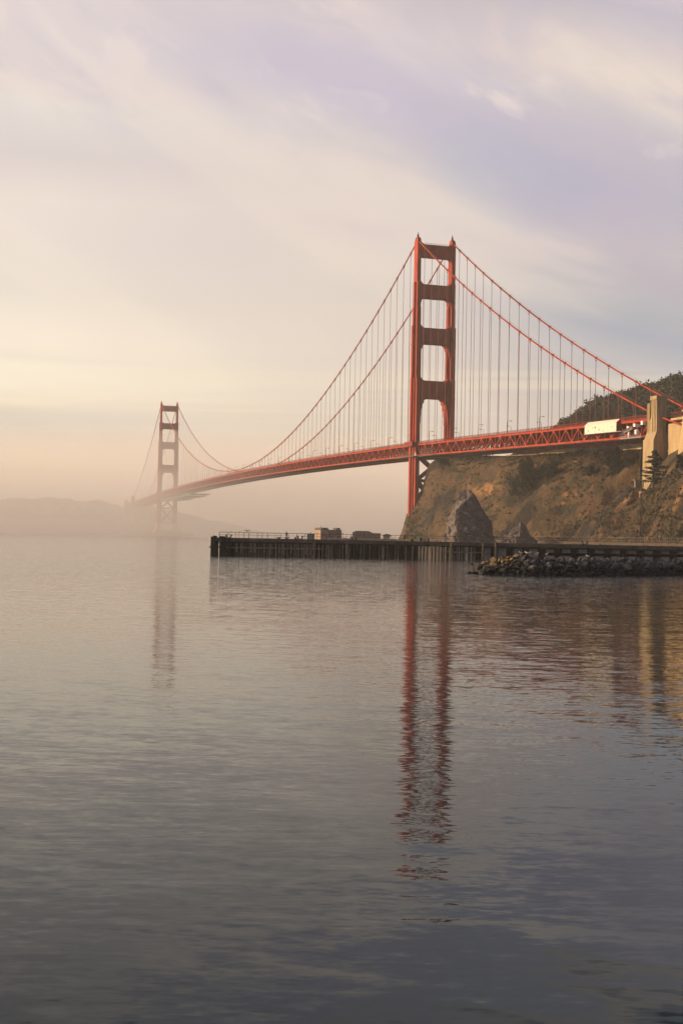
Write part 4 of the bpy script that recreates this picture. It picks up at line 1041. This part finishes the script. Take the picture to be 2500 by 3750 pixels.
# sheet wall behind the piles (left and middle), set back under the deck
mb = MB(); x = PX0 + 5.2
while x < ex(1520):
    w_ = rs.uniform(.5, .9); mb.box((x + w_ / 2, PYY + 1.4 + rs.uniform(-.12, .12), 1.2), (w_ - .03, .25, 4.6)); x += w_
mb.build('plank_wall', M['timber'], pier)
mb = MB(); mb.box(((ex(1740) + PX1) / 2, PYY + 6.8, 1.2), (PX1 - ex(1740), .4, 4.6)); mb.build('back_wall', M['timber'], pier)
pile0 = None
def pile(px, y, r, z1, m_, z0=-1.0, lean=0.0):
    global pile0
    mb = MB(); x = xat(px, y, 2) - PX0; y_ = y - PYY; k = rs.uniform(-.05, .05)
    mb.tube([(x + lean, y_, z0), (x + lean * .5 + k, y_, (z0 + z1) / 2), (x, y_, z1)], [r * 1.06, r * .97, r * .9], 9); return mb.build('pile', m_, pier, local=True)
for px in (779, 786, 794, 795, 808, 812, 823, 826, 831, 835, 842, 846, 851, 856): pile(px, 300.8 + rs.uniform(0, .8), .36, 4.1, M['timber'])
mb = MB(); mb.box((xat(822, 300.4, 2) , 300.6, 1.86), (7.4, .3, .32)); mb.build('waler', M['timber'], pier)
for px, lean, z1, y_ in ((775, -.0, 4.35, 299), (783, .1, 4.6, 299), (790, 0, 4.5, 300.4), (806, .1, 4.5, 299), (813, -.1, 4.45, 300), (821, 0, 4.4, 299.2), (838, 0, 4.1, 299.2)): pile(px, y_, .33, z1, M['timber'], lean=lean)
left_posts = [867, 882, 919, 931, 967, 990, 1023, 1034, 1065, 1078, 1120, 1140]
for px in left_posts:
    mb = MB(); x = xat(px, PYY - .5, 2); mb.box((x, PYY - .42, 2.2), (.34, .30, 2.9 if px % 2 else 3.6)); mb.build('post', M['timber_pale'], pier)
for xa, xb, z_ in ((830, 1165, 1.86),):
    x = ex(xa)
    while x < ex(xb):
        L = rs.uniform(2, 3.6); mb = MB(); mb.box((x + L / 2, PYY - .55, z_ + rs.uniform(-.05, .05)), (L - .08, .26, .3)); mb.build('waler', M['timber_pale'], pier); x += L
px = 1150
while px < 1745:
    pile(px, 299.5 + rs.uniform(-.2, .5), rs.uniform(.20, .30), DZ - .8, M['timber_pale'] if rs.random() < .45 else M['timber'], lean=rs.uniform(-.06, .06)); px += rs.uniform(11, 19)
for px in (1618, 1640, 1660, 1676, 1695, 1716, 1731, 1604): pile(px, 304.5, .18, DZ - .8, M['timber'])
pile(1815, 298.8, .34, DZ + .05, M['timber_pale']); pile(1652, 298.9, .3, DZ - .1, M['timber_pale']); pile(1768, 298.9, .26, DZ - .2, M['timber_pale'])
mb = MB(); mb.box(((ex(1610) + ex(1770)) / 2, 299.2, 1.75), (ex(1770) - ex(1610), .22, .3)); mb.build('waler', M['timber_pale'], pier)
px = 1768.0
while px < 3300:
    x = ex(px + 14); mb = MB(); mb.hexa([(x - .98, PYY - .1, -1), (x + .98, PYY - .1, -1), (x + .98, PYY + 3.4, -1), (x - .98, PYY + 3.4, -1), (x - .92, PYY, DZ - .95), (x + .92, PYY, DZ - .95), (x + .92, PYY + 3.2, DZ - .95), (x - .92, PYY + 3.2, DZ - .95)])
    mb.build('concrete_support', M['pier_concrete'], pier); px += 60.3 if px > 1900 else 57
mb = MB()
for i in range(int((PX1 - ex(1740)) / 2.6)): x = ex(1740) + i * 2.6; mb.box((x, PYY + 3.4, DZ - .8), (.4, 7.2, .6))
mb.build('cross_beam', M['timber'], pier)
# railing
mb = MB(); x0 = ex(803); prev = None; i = 0; x = x0
while x < PX1:
    h_ = 1.32 if x < ex(1600) else 1.42
    mb.tube([(x, PYY - .1, DZ), (x, PYY - .1, DZ + h_)], .042 if i % 3 else .062, 5)
    x += 1.95 if rs.random() < .8 else 1.2; i += 1
mb.tube([(x0, PYY - .1, DZ + 1.32), (ex(1600), PYY - .1, DZ + 1.34), (PX1, PYY - .1, DZ + 1.42)], .05, 6); mb.tube([(x0, PYY - .1, DZ + .72), (PX1, PYY - .1, DZ + .76)], .036, 5)
mb.tube([(x0 - .9, PYY + 8.8, DZ + 1.3), (ex(1240), PYY + 8.8, DZ + 1.3)], .035, 5)
for i in range(24): mb.tube([(x0 - .9 + i * 2.4, PYY + 8.8, DZ), (x0 - .9 + i * 2.4, PYY + 8.8, DZ + 1.3)], .035, 5)
mb.build('railing', M['rail'], pier)

# --- things on the pier
def bollard(px, label, h=.78):
    x = ex(px, 301.5); r = thing('mooring_bollard', label, 'bollard', (x, 301.5, DZ), 0, 'double mooring bollards on the pier')
    mb = MB(); mb.box((0, 0, .04), (1.9, .6, .08)); mb.build('base_plate', M['dark_steel'], r, local=True)
    for sg in (-1, 1):
        mb = MB(); mb.tube([(sg * .35, 0, .05), (sg * .48, 0, .35), (sg * .62, 0, .6)], [.17, .14, .15], 10); mb.tube([(sg * .56, 0, .52), (sg * .68, 0, .80)], [.24, .20], 10); mb.build('post', M['dark_steel'], r, local=True)
for px, lb in ((837, 'double black mooring bollard nearest the left end of the pier'), (1098, 'double black mooring bollard left of the grey cabinet on the pier'), (1295, 'double black mooring bollard in front of the ruined buildings'), (2140, 'double black mooring bollard at the right above the concrete supports')): bollard(px, lb)
def cleat(px, label):
    x = ex(px, 301); r = thing('mooring_cleat', label, 'cleat', (x, 301, DZ), 0, 'low cleats on the pier')
    mb = MB(); mb.box((0, 0, .12), (.5, .3, .24)); mb.build('base', M['dark_steel'], r, local=True)
    mb = MB(); mb.tube([(-.75, 0, .34), (-.3, 0, .26), (.3, 0, .26), (.75, 0, .34)], [.06, .1, .1, .06], 8); mb.build('horn', M['dark_steel'], r, local=True)
cleat(822, 'low dark cleat left of the first bollard on the pier'); cleat(1021, 'low reddish cleat left of the standing person'); cleat(1049, 'wide low cleat at the feet of the standing person')
x = ex(1139, 302.5); cab = thing('utility_cabinet', 'grey metal cabinet with dark right side standing on the pier', 'cabinet', (x, 302.5, DZ))
mb = MB(); mb.box((-.1, 0, .66), (1.7, 1.0, 1.28)); mb.build('body', M['steel'], cab, local=True)
mb = MB(); mb.box((0, 0, 1.35), (2.05, 1.2, .09)); mb.build('lid', M['dark_steel'], cab, local=True)
mb = MB(); mb.box((-.35, -.52, .66), (1.0, .05, 1.1)); mb.build('door', M['pier_concrete'], cab, local=True)
mb = MB(); mb.tube([(-.15, 0, 1.35), (-.15, 0, 1.65)], .09, 8); mb.build('vent_pipe', M['dark_steel'], cab, local=True)
# gear heap at the second person
def bucket(name, px, y_, col, lab, r=.2, h=.5, grp=None):
    mk = mat(name + '_paint', col, .6, .05, 2); x = ex(px, y_); q = thing(name, lab, 'bucket' if 'bucket' in name else 'bag', (x, y_, DZ), 0, grp)
    mb = MB(); mb.tube([(0, 0, 0), (0, 0, h * .6), (0, 0, h)], [r * .8, r * .95, r], 14); mb.build('body', mk, q, local=True)
    mb = MB(); mb.tube([(-r, 0, h), (-r * .5, 0, h + r * .7), (r * .5, 0, h + r * .7), (r, 0, h)], .02, 5); mb.build('handle', M['dark_steel'], q, local=True)
bucket('bucket', 1499.5, 300.9, (.75, .36, .08), 'orange bucket on the pier beside the person raising arms', .24, .62)
bucket('bucket', 1492, 301.6, (.03, .08, .11), 'dark blue bucket left of the orange bucket on the pier', .18, .45)
def bag(px, y_, sx_, sy_, sz_, col, lab, nm='duffel_bag'):
    mk = mat(nm + '_cloth', col, .9, .1, 3); x = ex(px, y_); q = thing(nm, lab, 'bag', (x, y_, DZ), random.uniform(-.3, .3), 'bags and gear on the pier')
    bm = bmesh.new(); bmesh.ops.create_icosphere(bm, subdivisions=3, radius=1)
    for v in bm.verts:
        n_ = noise.noise(v.co * 1.6 + Vector((px, 0, 0))) * .16; v.co = Vector((math.copysign(abs(v.co.x) ** .7, v.co.x) * sx_, v.co.y * sy_, max(-.95, v.co.z + n_) * sz_ + sz_ * .95))
    me = bpy.data.meshes.new('body'); bm.to_mesh(me); bm.free(); me.materials.append(mk); o_ = bpy.data.objects.new('body', me); COL.objects.link(o_); o_.parent = q
    for p_ in me.polygons: p_.use_smooth = True
    mb = MB(); mb.tube([(-sx_ * .5, 0, sz_ * 1.8), (0, 0, sz_ * 2.25), (sx_ * .5, 0, sz_ * 1.8)], .025, 5); mb.build('strap', mk, q, local=True)
bag(1081, 301.3, .30, .25, .24, (.45, .03, .05), 'red and blue bag on the pier left of the bollard by the cabinet')
bag(1508, 301.4, .34, .25, .26, (.05, .02, .035), 'dark plum bag right of the orange bucket on the pier')
bag(1540, 301.2, .30, .25, .46, (.03, .035, .05), 'tall dark blue pack in the middle of the gear heap')
bag(1551, 301.4, .22, .2, .30, (.035, .03, .045), 'small dark pack right of the tall dark blue pack')
bag(1557, 301.9, .16, .16, .40, (.13, .12, .04), 'narrow olive sack behind the packs on the pier')
bag(1567, 301.2, .22, .2, .34, (.05, .022, .02), 'brown sack at the right end of the gear heap')

# --- people
def person(px, y_, label, joints, radii, jacket, trousers, rz=0.0, hair=(.02, .015, .012)):
    x = ex(px, y_); q = thing('person', label, 'person', (x, y_, DZ), rz)
    names = list(joints); idx = {n_: i for i, n_ in enumerate(names)}
    edges = [('pelvis', 'waist'), ('waist', 'chest'), ('chest', 'neck'), ('neck', 'head'), ('head', 'crown')]
    for s_ in 'LR':
        edges += [('chest', 'sh' + s_), ('sh' + s_, 'el' + s_), ('el' + s_, 'wr' + s_), ('wr' + s_, 'palm' + s_), ('pelvis', 'hip' + s_), ('hip' + s_, 'kn' + s_), ('kn' + s_, 'an' + s_), ('an' + s_, 'toe' + s_)]
    vs = [Vector(joints[n_]) for n_ in names]; rad = [radii.get(n_.rstrip('LR'), .05) for n_ in names]; ed = [(idx[a], idx[b]) for a, b in edges]
    for s_ in 'LR':          # five fingers per hand
        w_ = Vector(joints['palm' + s_]); d = (w_ - Vector(joints['wr' + s_])).normalized(); sd_ = d.cross(Vector((0, 1, .3))).normalized()
        for k_, (off, L) in enumerate(((-.036, .065), (-.013, .078), (.011, .082), (.034, .072))):
            a = len(vs); vs += [w_ + sd_ * off + d * .035, w_ + sd_ * off * 1.1 + d * (.035 + L * .55), w_ + sd_ * off * 1.1 + d * (.03 + L) + Vector((0, -.015, 0))]; rad += [.010, .009, .008]; ed += [(idx['palm' + s_], a), (a, a + 1), (a + 1, a + 2)]
        a = len(vs); vs += [w_ + sd_ * -.05 + d * .0, w_ + sd_ * -.075 + d * .045]; rad += [.012, .010]; ed += [(idx['palm' + s_], a), (a, a + 1)]
    me = bpy.data.meshes.new('body'); me.from_pydata([tuple(v) for v in vs], ed, []); ob = bpy.data.objects.new('body', me); COL.objects.link(ob)
    sk = ob.modifiers.new('skin', 'SKIN'); sk.use_smooth_shade = True
    for i, rr_ in enumerate(rad):
        sv = me.skin_vertices[0].data[i]; sv.radius = (rr_, rr_ * (.72 if names[i:i + 1] and names[i] in ('chest', 'waist', 'pelvis') else 1)); sv.use_root = (i == 0)
    ob.modifiers.new('sub', 'SUBSURF').levels = 1; ob.modifiers['sub'].render_levels = 1
    dg = bpy.context.evaluated_depsgraph_get(); m2 = bpy.data.meshes.new_from_object(ob.evaluated_get(dg)); ob.modifiers.clear(); ob.data = m2
    skin = mat('skin', (.42, .24, .16), .6, .03, 4); jk = mat('jacket_cloth', jacket, .9, .08, 4); tr = mat('trouser_cloth', trousers, .9, .08, 4); sh = mat('shoe', (.02, .02, .02), .7, .05, 4)
    m2.materials.clear()
    for m_ in (skin, jk, tr, sh): m2.materials.append(m_)
    hd = Vector(joints['head']); hip_z = joints['pelvis'][2] - .02; hands = [Vector(joints['palm' + s_]) for s_ in 'LR']
    for f in m2.polygons:
        c = f.center; f.use_smooth = True
        if c.z > joints['neck'][2] + .01 and (c - hd).length < .3 and abs(c.x - hd.x) < .14: f.material_index = 0
        elif min((c - h_).length for h_ in hands) < .13: f.material_index = 0
        elif c.z < .1: f.material_index = 3
        elif c.z < hip_z and min((c - h_).length for h_ in hands) > .2: f.material_index = 2
        else: f.material_index = 1
    ob.parent = q
    mb = MB()      # hair cap, nose, brow
    bm = bmesh.new(); bmesh.ops.create_uvsphere(bm, u_segments=14, v_segments=10, radius=1)
    for v in bm.verts: v.co = Vector((v.co.x * .098, v.co.y * .112 + .012, v.co.z * .115 + .035)) if True else v.co
    bmesh.ops.delete(bm, geom=[v for v in bm.verts if v.co.z < .01 and v.co.y < .05], context='VERTS')
    mh = bpy.data.meshes.new('hair'); bm.to_mesh(mh); bm.free(); mh.materials.append(mat('hair', hair, .8, .05, 5)); oh = bpy.data.objects.new('hair', mh); COL.objects.link(oh); oh.location = hd + Vector((0, 0, .02)); oh.parent = q
    return q
RAD = dict(pelvis=.155, waist=.15, chest=.18, neck=.062, head=.098, crown=.065, sh=.075, el=.052, wr=.034, palm=.040, hip=.095, kn=.066, an=.045, toe=.042)
base = dict(pelvis=(0, 0, .95), waist=(0, 0, 1.12), chest=(0, 0, 1.36), neck=(0, .0, 1.52), head=(0, -.01, 1.63), crown=(0, 0, 1.72),
            shL=(-.19, 0, 1.42), elL=(-.27, .02, 1.14), wrL=(-.2, -.14, .98), palmL=(-.15, -.19, .95), shR=(.19, 0, 1.42), elR=(.27, .02, 1.14), wrR=(.2, -.14, .98), palmR=(.15, -.19, .95),
            hipL=(-.09, 0, .90), knL=(-.10, -.02, .50), anL=(-.10, .02, .08), toeL=(-.11, -.14, .04), hipR=(.09, 0, .90), knR=(.10, -.02, .50), anR=(.10, .02, .08), toeR=(.12, -.14, .04))
person(1048, 301.5, 'person in a dark blue jacket standing at the pier rail with hands together', dict(base), RAD, (.025, .035, .09), (.02, .022, .035), .3)
b2 = dict(base); b2.update(shL=(-.19, 0, 1.43), elL=(-.40, -.05, 1.34), wrL=(-.52, -.08, 1.50), palmL=(-.55, -.08, 1.58), elR=(.27, -.10, 1.20), wrR=(.05, -.26, 1.36), palmR=(-.02, -.30, 1.40), kneck=(0, 0, 0))
b2.pop('kneck'); person(1481, 301.0, 'person in black with one arm raised at the rail beside the orange bucket', b2, RAD, (.015, .016, .022), (.012, .014, .02), -.2)

# --- birds
def bird(x, y, z, label, rz, kind='gull', scale=1.0, wings=False, grp=None):
    q = thing('seagull' if kind == 'gull' else 'cormorant', label, 'bird', (x, y, z), rz, grp)
    dark = kind != 'gull'; cb = (.03, .028, .026) if dark else (.62, .52, .44)
    bm = bmesh.new(); bmesh.ops.create_uvsphere(bm, u_segments=12, v_segments=9, radius=1)
    for v in bm.verts:      # egg-shaped trunk running up into neck and head
        c = v.co.copy(); tx = c.x; w_ = .085 * (1 - .35 * tx) if tx < 0 else .085 * (1 - .25 * tx)
        v.co = Vector((tx * .22, c.y * w_, .19 + c.z * w_ * 1.1 + (.06 * tx if tx > 0 else .02 * tx)))
    me = bpy.data.meshes.new('body'); bm.to_mesh(me); bm.free()
    def orb(cx, cz, r, sx=1.0):
        b_ = bmesh.new(); b_.from_mesh(me); g = bmesh.ops.create_uvsphere(b_, u_segments=8, v_segments=6, radius=r)
        for v in g['verts']: v.co = Vector((v.co.x * sx + cx, v.co.y, v.co.z + cz))
        b_.to_mesh(me); b_.free()
    up = .12 if dark else 0
    orb(.17, .27 + up * .5, .058, .9); orb(.20, .335 + up, .052, 1.15)
    me.materials.append(mat('feather', cb, .8, .05, 6)); me.polygons.foreach_set('use_smooth', [True] * len(me.polygons)); o_ = bpy.data.objects.new('body', me); COL.objects.link(o_); o_.parent = q
    mb = MB(); mb.tube([(.245, 0, .335 + up), (.31, 0, .325 + up)], [.018, .006], 6); mb.build('beak', mat('beak', (.55, .33, .06), .6, .03, 5), q, local=True)
    mb = MB(); mb.hexa([(-.16, -.04, .17), (-.36, -.05, .19), (-.36, .05, .19), (-.16, .04, .17), (-.16, -.04, .21), (-.36, -.04, .20), (-.36, .04, .20), (-.16, .04, .21)])
    mb.build('tail', mat('tail_feather', (.05, .05, .05), .8, .05, 6), q, local=True)
    wm = mat('wing_feather', (.03, .03, .03) if dark else (.26, .24, .25), .8, .05, 6)
    for sg in (-1, 1):
        mb = MB()
        if wings: mb.tube([(.06, sg * .06, .24), (.10, sg * .30, .40), (.02, sg * .52, .36), (-.12, sg * .66, .30)], [.05, .04, .03, .01], 6); mb.hexa([(-.10, sg * .08, .22), (.06, sg * .08, .24), (.08, sg * .40, .40), (-.16, sg * .40, .34), (-.10, sg * .08, .235), (.06, sg * .08, .255), (.08, sg * .40, .415), (-.16, sg * .40, .355)])
        else: mb.hexa([(.10, sg * .075, .15), (-.26, sg * .03, .18), (-.26, sg * .045, .19), (.10, sg * .10, .16), (.10, sg * .06, .25), (-.30, sg * .015, .21), (-.30, sg * .03, .22), (.10, sg * .085, .25)])
        mb.build('wing', wm, q, local=True)
        mb = MB(); mb.tube([(.0, sg * .035, .13), (.01, sg * .035, .0)], .011, 5); mb.box((.03, sg * .035, .006), (.07, .045, .012)); mb.build('leg', mat('leg_skin', (.45, .25, .12), .7, .03, 5), q, local=True)
    q.scale = (scale,) * 3; return q
for i, (px, lb, rz) in enumerate(((846, 'leftmost gull on the pier railing', .4), (877, 'second gull from the left on the pier railing', .3), (913, 'small gull beside the bird with spread wings', 2.9))):
    bird(ex(px, PYY - .1), PYY - .1, DZ + 1.37, lb, rz, 'gull', .8, grp='birds on the pier railing')
bird(ex(904, PYY - .1), PYY - .1, DZ + 1.37, 'dark bird drying spread wings on the pier railing', 1.57, 'cormorant', 1.25, wings=True)

# ------------------------------------------------------------------ breakwater of loose rocks
def boulder_material(name, c1, c2, c3):
    m = bpy.data.materials.new(name); m.use_nodes = True; t = NT(m.node_tree); p = t.n['Principled BSDF']
    g = t.new('ShaderNodeNewGeometry'); pos = g.outputs['Position']; oi = t.new('ShaderNodeObjectInfo')
    sp = t.new('ShaderNodeSeparateXYZ'); t.l.new(pos, sp.inputs[0])
    a = t.noise(pos, 1.6, 6, .65); b = t.noise(pos, 6.0, 4, .7)
    c = t.mix(t.mr(a, .38, .62), c1, c2); c = t.mix(t.m('MULTIPLY', oi.outputs['Random'], .75), c, c3)
    c = t.mix(t.mr(b, .56, .72, 0, .6), c, tuple(min(1, x * 1.9) for x in c1))
    wet = t.mr(t.m('ADD', sp.outputs[2], t.m('MULTIPLY', a, -.9)), .35, 1.25, 1, 0, True)       # tide mark: weed and wet rock
    c = t.mix(t.m('MULTIPLY', wet, .93), c, (0.012, 0.013, 0.010))
    t.put(p.inputs['Base Color'], c); t.put(p.inputs['Roughness'], t.mr(wet, 0, 1, .92, .6)); p.inputs['Specular IOR Level'].default_value = .2
    bb = t.new('ShaderNodeBump'); bb.inputs['Strength'].default_value = .8; bb.inputs['Distance'].default_value = .15; t.put(bb.inputs['Height'], t.m('ADD', a, t.m('MULTIPLY', b, .4))); t.put(p.inputs['Normal'], bb.outputs[0]); return m
M['b_grey'] = boulder_material('breakwater_rock', (.125, .12, .108), (.062, .062, .058), (.036, .04, .038))
M['b_lichen'] = boulder_material('lichen_rock', (.25, .17, .065), (.12, .09, .045), (.075, .062, .04))
def boulder_mesh(seed):
    rs_ = random.Random(seed); bm = bmesh.new()
    for _ in range(15):
        d = Vector((rs_.gauss(0, 1), rs_.gauss(0, 1), rs_.gauss(0, 1))).normalized(); bm.verts.new((d.x * rs_.uniform(.8, 1.1), d.y * rs_.uniform(.7, 1), d.z * rs_.uniform(.6, .8)))
    bmesh.ops.convex_hull(bm, input=bm.verts); bmesh.ops.delete(bm, geom=[v for v in bm.verts if not v.link_faces], context='VERTS')
    bmesh.ops.bevel(bm, geom=list(bm.edges), offset=.04, segments=2, affect='EDGES', profile=.6)
    bmesh.ops.triangulate(bm, faces=bm.faces)
    for v in bm.verts: v.co += v.normal * noise.noise(v.co * 2.5 + Vector((seed, 0, 0))) * .08
    me = bpy.data.meshes.new('boulder'); bm.to_mesh(me); bm.free(); return me
BM = {k: [] for k in ('b_grey', 'b_lichen')}
for k in BM:
    for i in range(9):
        me = boulder_mesh(i * 7 + (3 if k == 'b_grey' else 50)); me.materials.append(M[k]); BM[k].append(me)
AX = [1709, 1730, 1760, 1800, 1850, 1900, 1960, 2100, 2300, 2500, 2700]
AYf = [180, 180, 179, 178.5, 178, 178, 178.5, 180, 186, 194, 204]     # waterline distance
AH = [.4, .9, 1.35, 1.9, 2.5, 2.55, 2.45, 2.3, 2.25, 2.3, 2.3]
rs = random.Random(12); placed = []; nb = 0
for row in range(9):
    px = 1708 + rs.uniform(0, 6); bi = 0
    while px < 2530 and nb < 296:
        f = row / 8.0; H_ = interp(px, AX, AH); z = H_ * (f ** .9) - .1; yf = interp(px, AX, AYf); W_ = 1.2 + 4.3 * min(1, H_ / 3)
        if row > 1 and H_ < 1.2: px += 20; continue
        r_ = rs.uniform(.36, .80) * (1.45 if rs.random() < .18 else 1) * (.8 if f > .85 else 1)
        y_ = yf + W_ * f + .3; x = xat(px, y_, z)
        lich = px < 1905 and f > .15 and rs.random() < (.8 if px < 1880 else .4)
        kk = 'b_lichen' if lich else 'b_grey'; o = bpy.data.objects.new('boulder', rs.choice(BM[kk])); COL.objects.link(o)
        o.location = (x, y_ + rs.uniform(-.2, .2), z + rs.uniform(-.12, .12)); o.rotation_euler = (rs.uniform(-.5, .5), rs.uniform(-.5, .5), rs.uniform(0, 6.3)); o.scale = (r_, r_ * rs.uniform(.8, 1.1), r_ * rs.uniform(.75, 1.05))
        bi += 1; od = '%d%s' % (bi, 'th' if 10 < bi % 100 < 14 else {1: 'st', 2: 'nd', 3: 'rd'}.get(bi % 10, 'th'))
        rw = ['in the waterline row', 'second row up', 'third row up', 'fourth row up', 'fifth row up', 'sixth row up', 'third row from top', 'row under the top', 'in the topmost row'][row]
        look, grp = (('yellow brown lichen stained boulder', 'lichen stained boulders of the breakwater') if lich else ('black wet boulder', 'wet boulders at the waterline') if f < .35 else ('dull grey boulder', 'grey boulders of the breakwater'))
        tag(o, '%s, %s from the breakwater tip, %s' % (look, od, rw), 'boulder', grp)
        px += r_ * 2 * 4599 / y_ * rs.uniform(.78, 1.0); nb += 1
# loose rocks along the foot of the headland and round the rock stacks
mb = MB(); src = [[tuple(v.co) for v in me.vertices] for me in BM['b_grey']]; fsr = [[tuple(p_.vertices) for p_ in me.polygons] for me in BM['b_grey']]
for _ in range(620):
    if rs.random() < .8: px = rs.uniform(1475, 2600); y_ = interp(px, HX, HF) + rs.uniform(-1.5, 4.5); z_ = rs.uniform(-.2, 3.4) * max(.3, min(1, (px - 1464) / 120))
    else: px = rs.choice((1640, 1700, 1790, 1850, 1900, 1945)) + rs.uniform(-30, 30); y_ = 612 + rs.uniform(-6, 6); z_ = rs.uniform(-.3, 2.2)
    c = Vector((xat(px, y_, z_), y_, z_)); k_ = rs.randrange(len(src)); q_ = rs.uniform(.5, 1.5); a_ = rs.uniform(0, 6.3); ca, sa = math.cos(a_) * q_, math.sin(a_) * q_
    mb.add([(c.x + x * ca - y * sa, c.y + x * sa + y * ca, c.z + z * q_ * .8) for x, y, z in src[k_]], fsr[k_])
tag(mb.build('rubble', M['stack']), 'loose rocks along the foot of the headland and the rock stacks', 'rubble', kind='stuff')
# fill behind and under the boulders
mb = MB(); cols_ = list(range(1712, 2720, 5)); fr = [0, .25, .5, .75, 1.0, 1.3, 1.8, 2.3, 2.6]
for px in cols_:
    H_ = interp(px, AX, AH); yf = interp(px, AX, AYf); W_ = 1.2 + 4.3 * min(1, H_ / 3)
    for f in fr:
        z = H_ * min(1, f) - .55 if f < 2 else H_ - .5 - (f - 1.8) * 5; y_ = yf + W_ * f + .7; x = xat(px, y_, max(z, 0))
        q = Vector((x, y_, z)); z += (noise.cell(q * 1.3) - .5) * .35 + noise.noise(q * .9) * .3; mb.v.append((x, y_, z if f > 0 else -.8))
nk = len(fr)
for i in range(len(cols_) - 1):
    for j in range(nk - 1): a = i * nk + j; mb.f.append((a, a + nk, a + nk + 1, a + 1)); mb.mi.append(0)
tag(mb.build('rubble', M['b_grey']), 'small dark rubble packed between and behind the boulders', 'rubble', kind='stuff')
mb = MB(); pxs = list(range(1965, 2700, 45))
for a, b in zip(pxs, pxs[1:]):
    ya, yb = interp(a, AX, AYf) + 8.5, interp(b, AX, AYf) + 8.5
    mb.beam((xat(a, ya, 2.9), ya, 2.93), (xat(b, yb, 2.9), yb, 2.93), 1.2, .45)
tag(mb.build('coping_wall', M['timber']), 'long low dark wall along the top of the breakwater', 'coping wall')
for i, (px, dz, lb, rz) in enumerate(((1907, .1, 'white chested gull at the left of the row on the breakwater', 3.3), (1928, .15, 'gull beside another in the middle of the breakwater row, left of the pair', 2.6), (1936, .12, 'gull of the breakwater pair, right of its neighbour', .5),
                               (1964, .1, 'brownish gull alone between the pair and the last gull', .3), (2001, .1, 'rightmost gull on the breakwater with pale head raised', .6), (2152, .0, 'gull sitting far right on the breakwater wall', 3.0))):
    y_ = interp(px, AX, AYf) + 5.0; z_ = interp(px, AX, AH) + .22 + dz
    bird(xat(px, y_, z_), y_, z_, lb, rz, 'gull', 1.25, grp='gulls resting on the breakwater')
bird(xat(1727, 180.6, 1), 180.6, 1.05, 'dark bird perched on the lowest rock at the tip of the breakwater', 2.8, 'cormorant', 1.25)
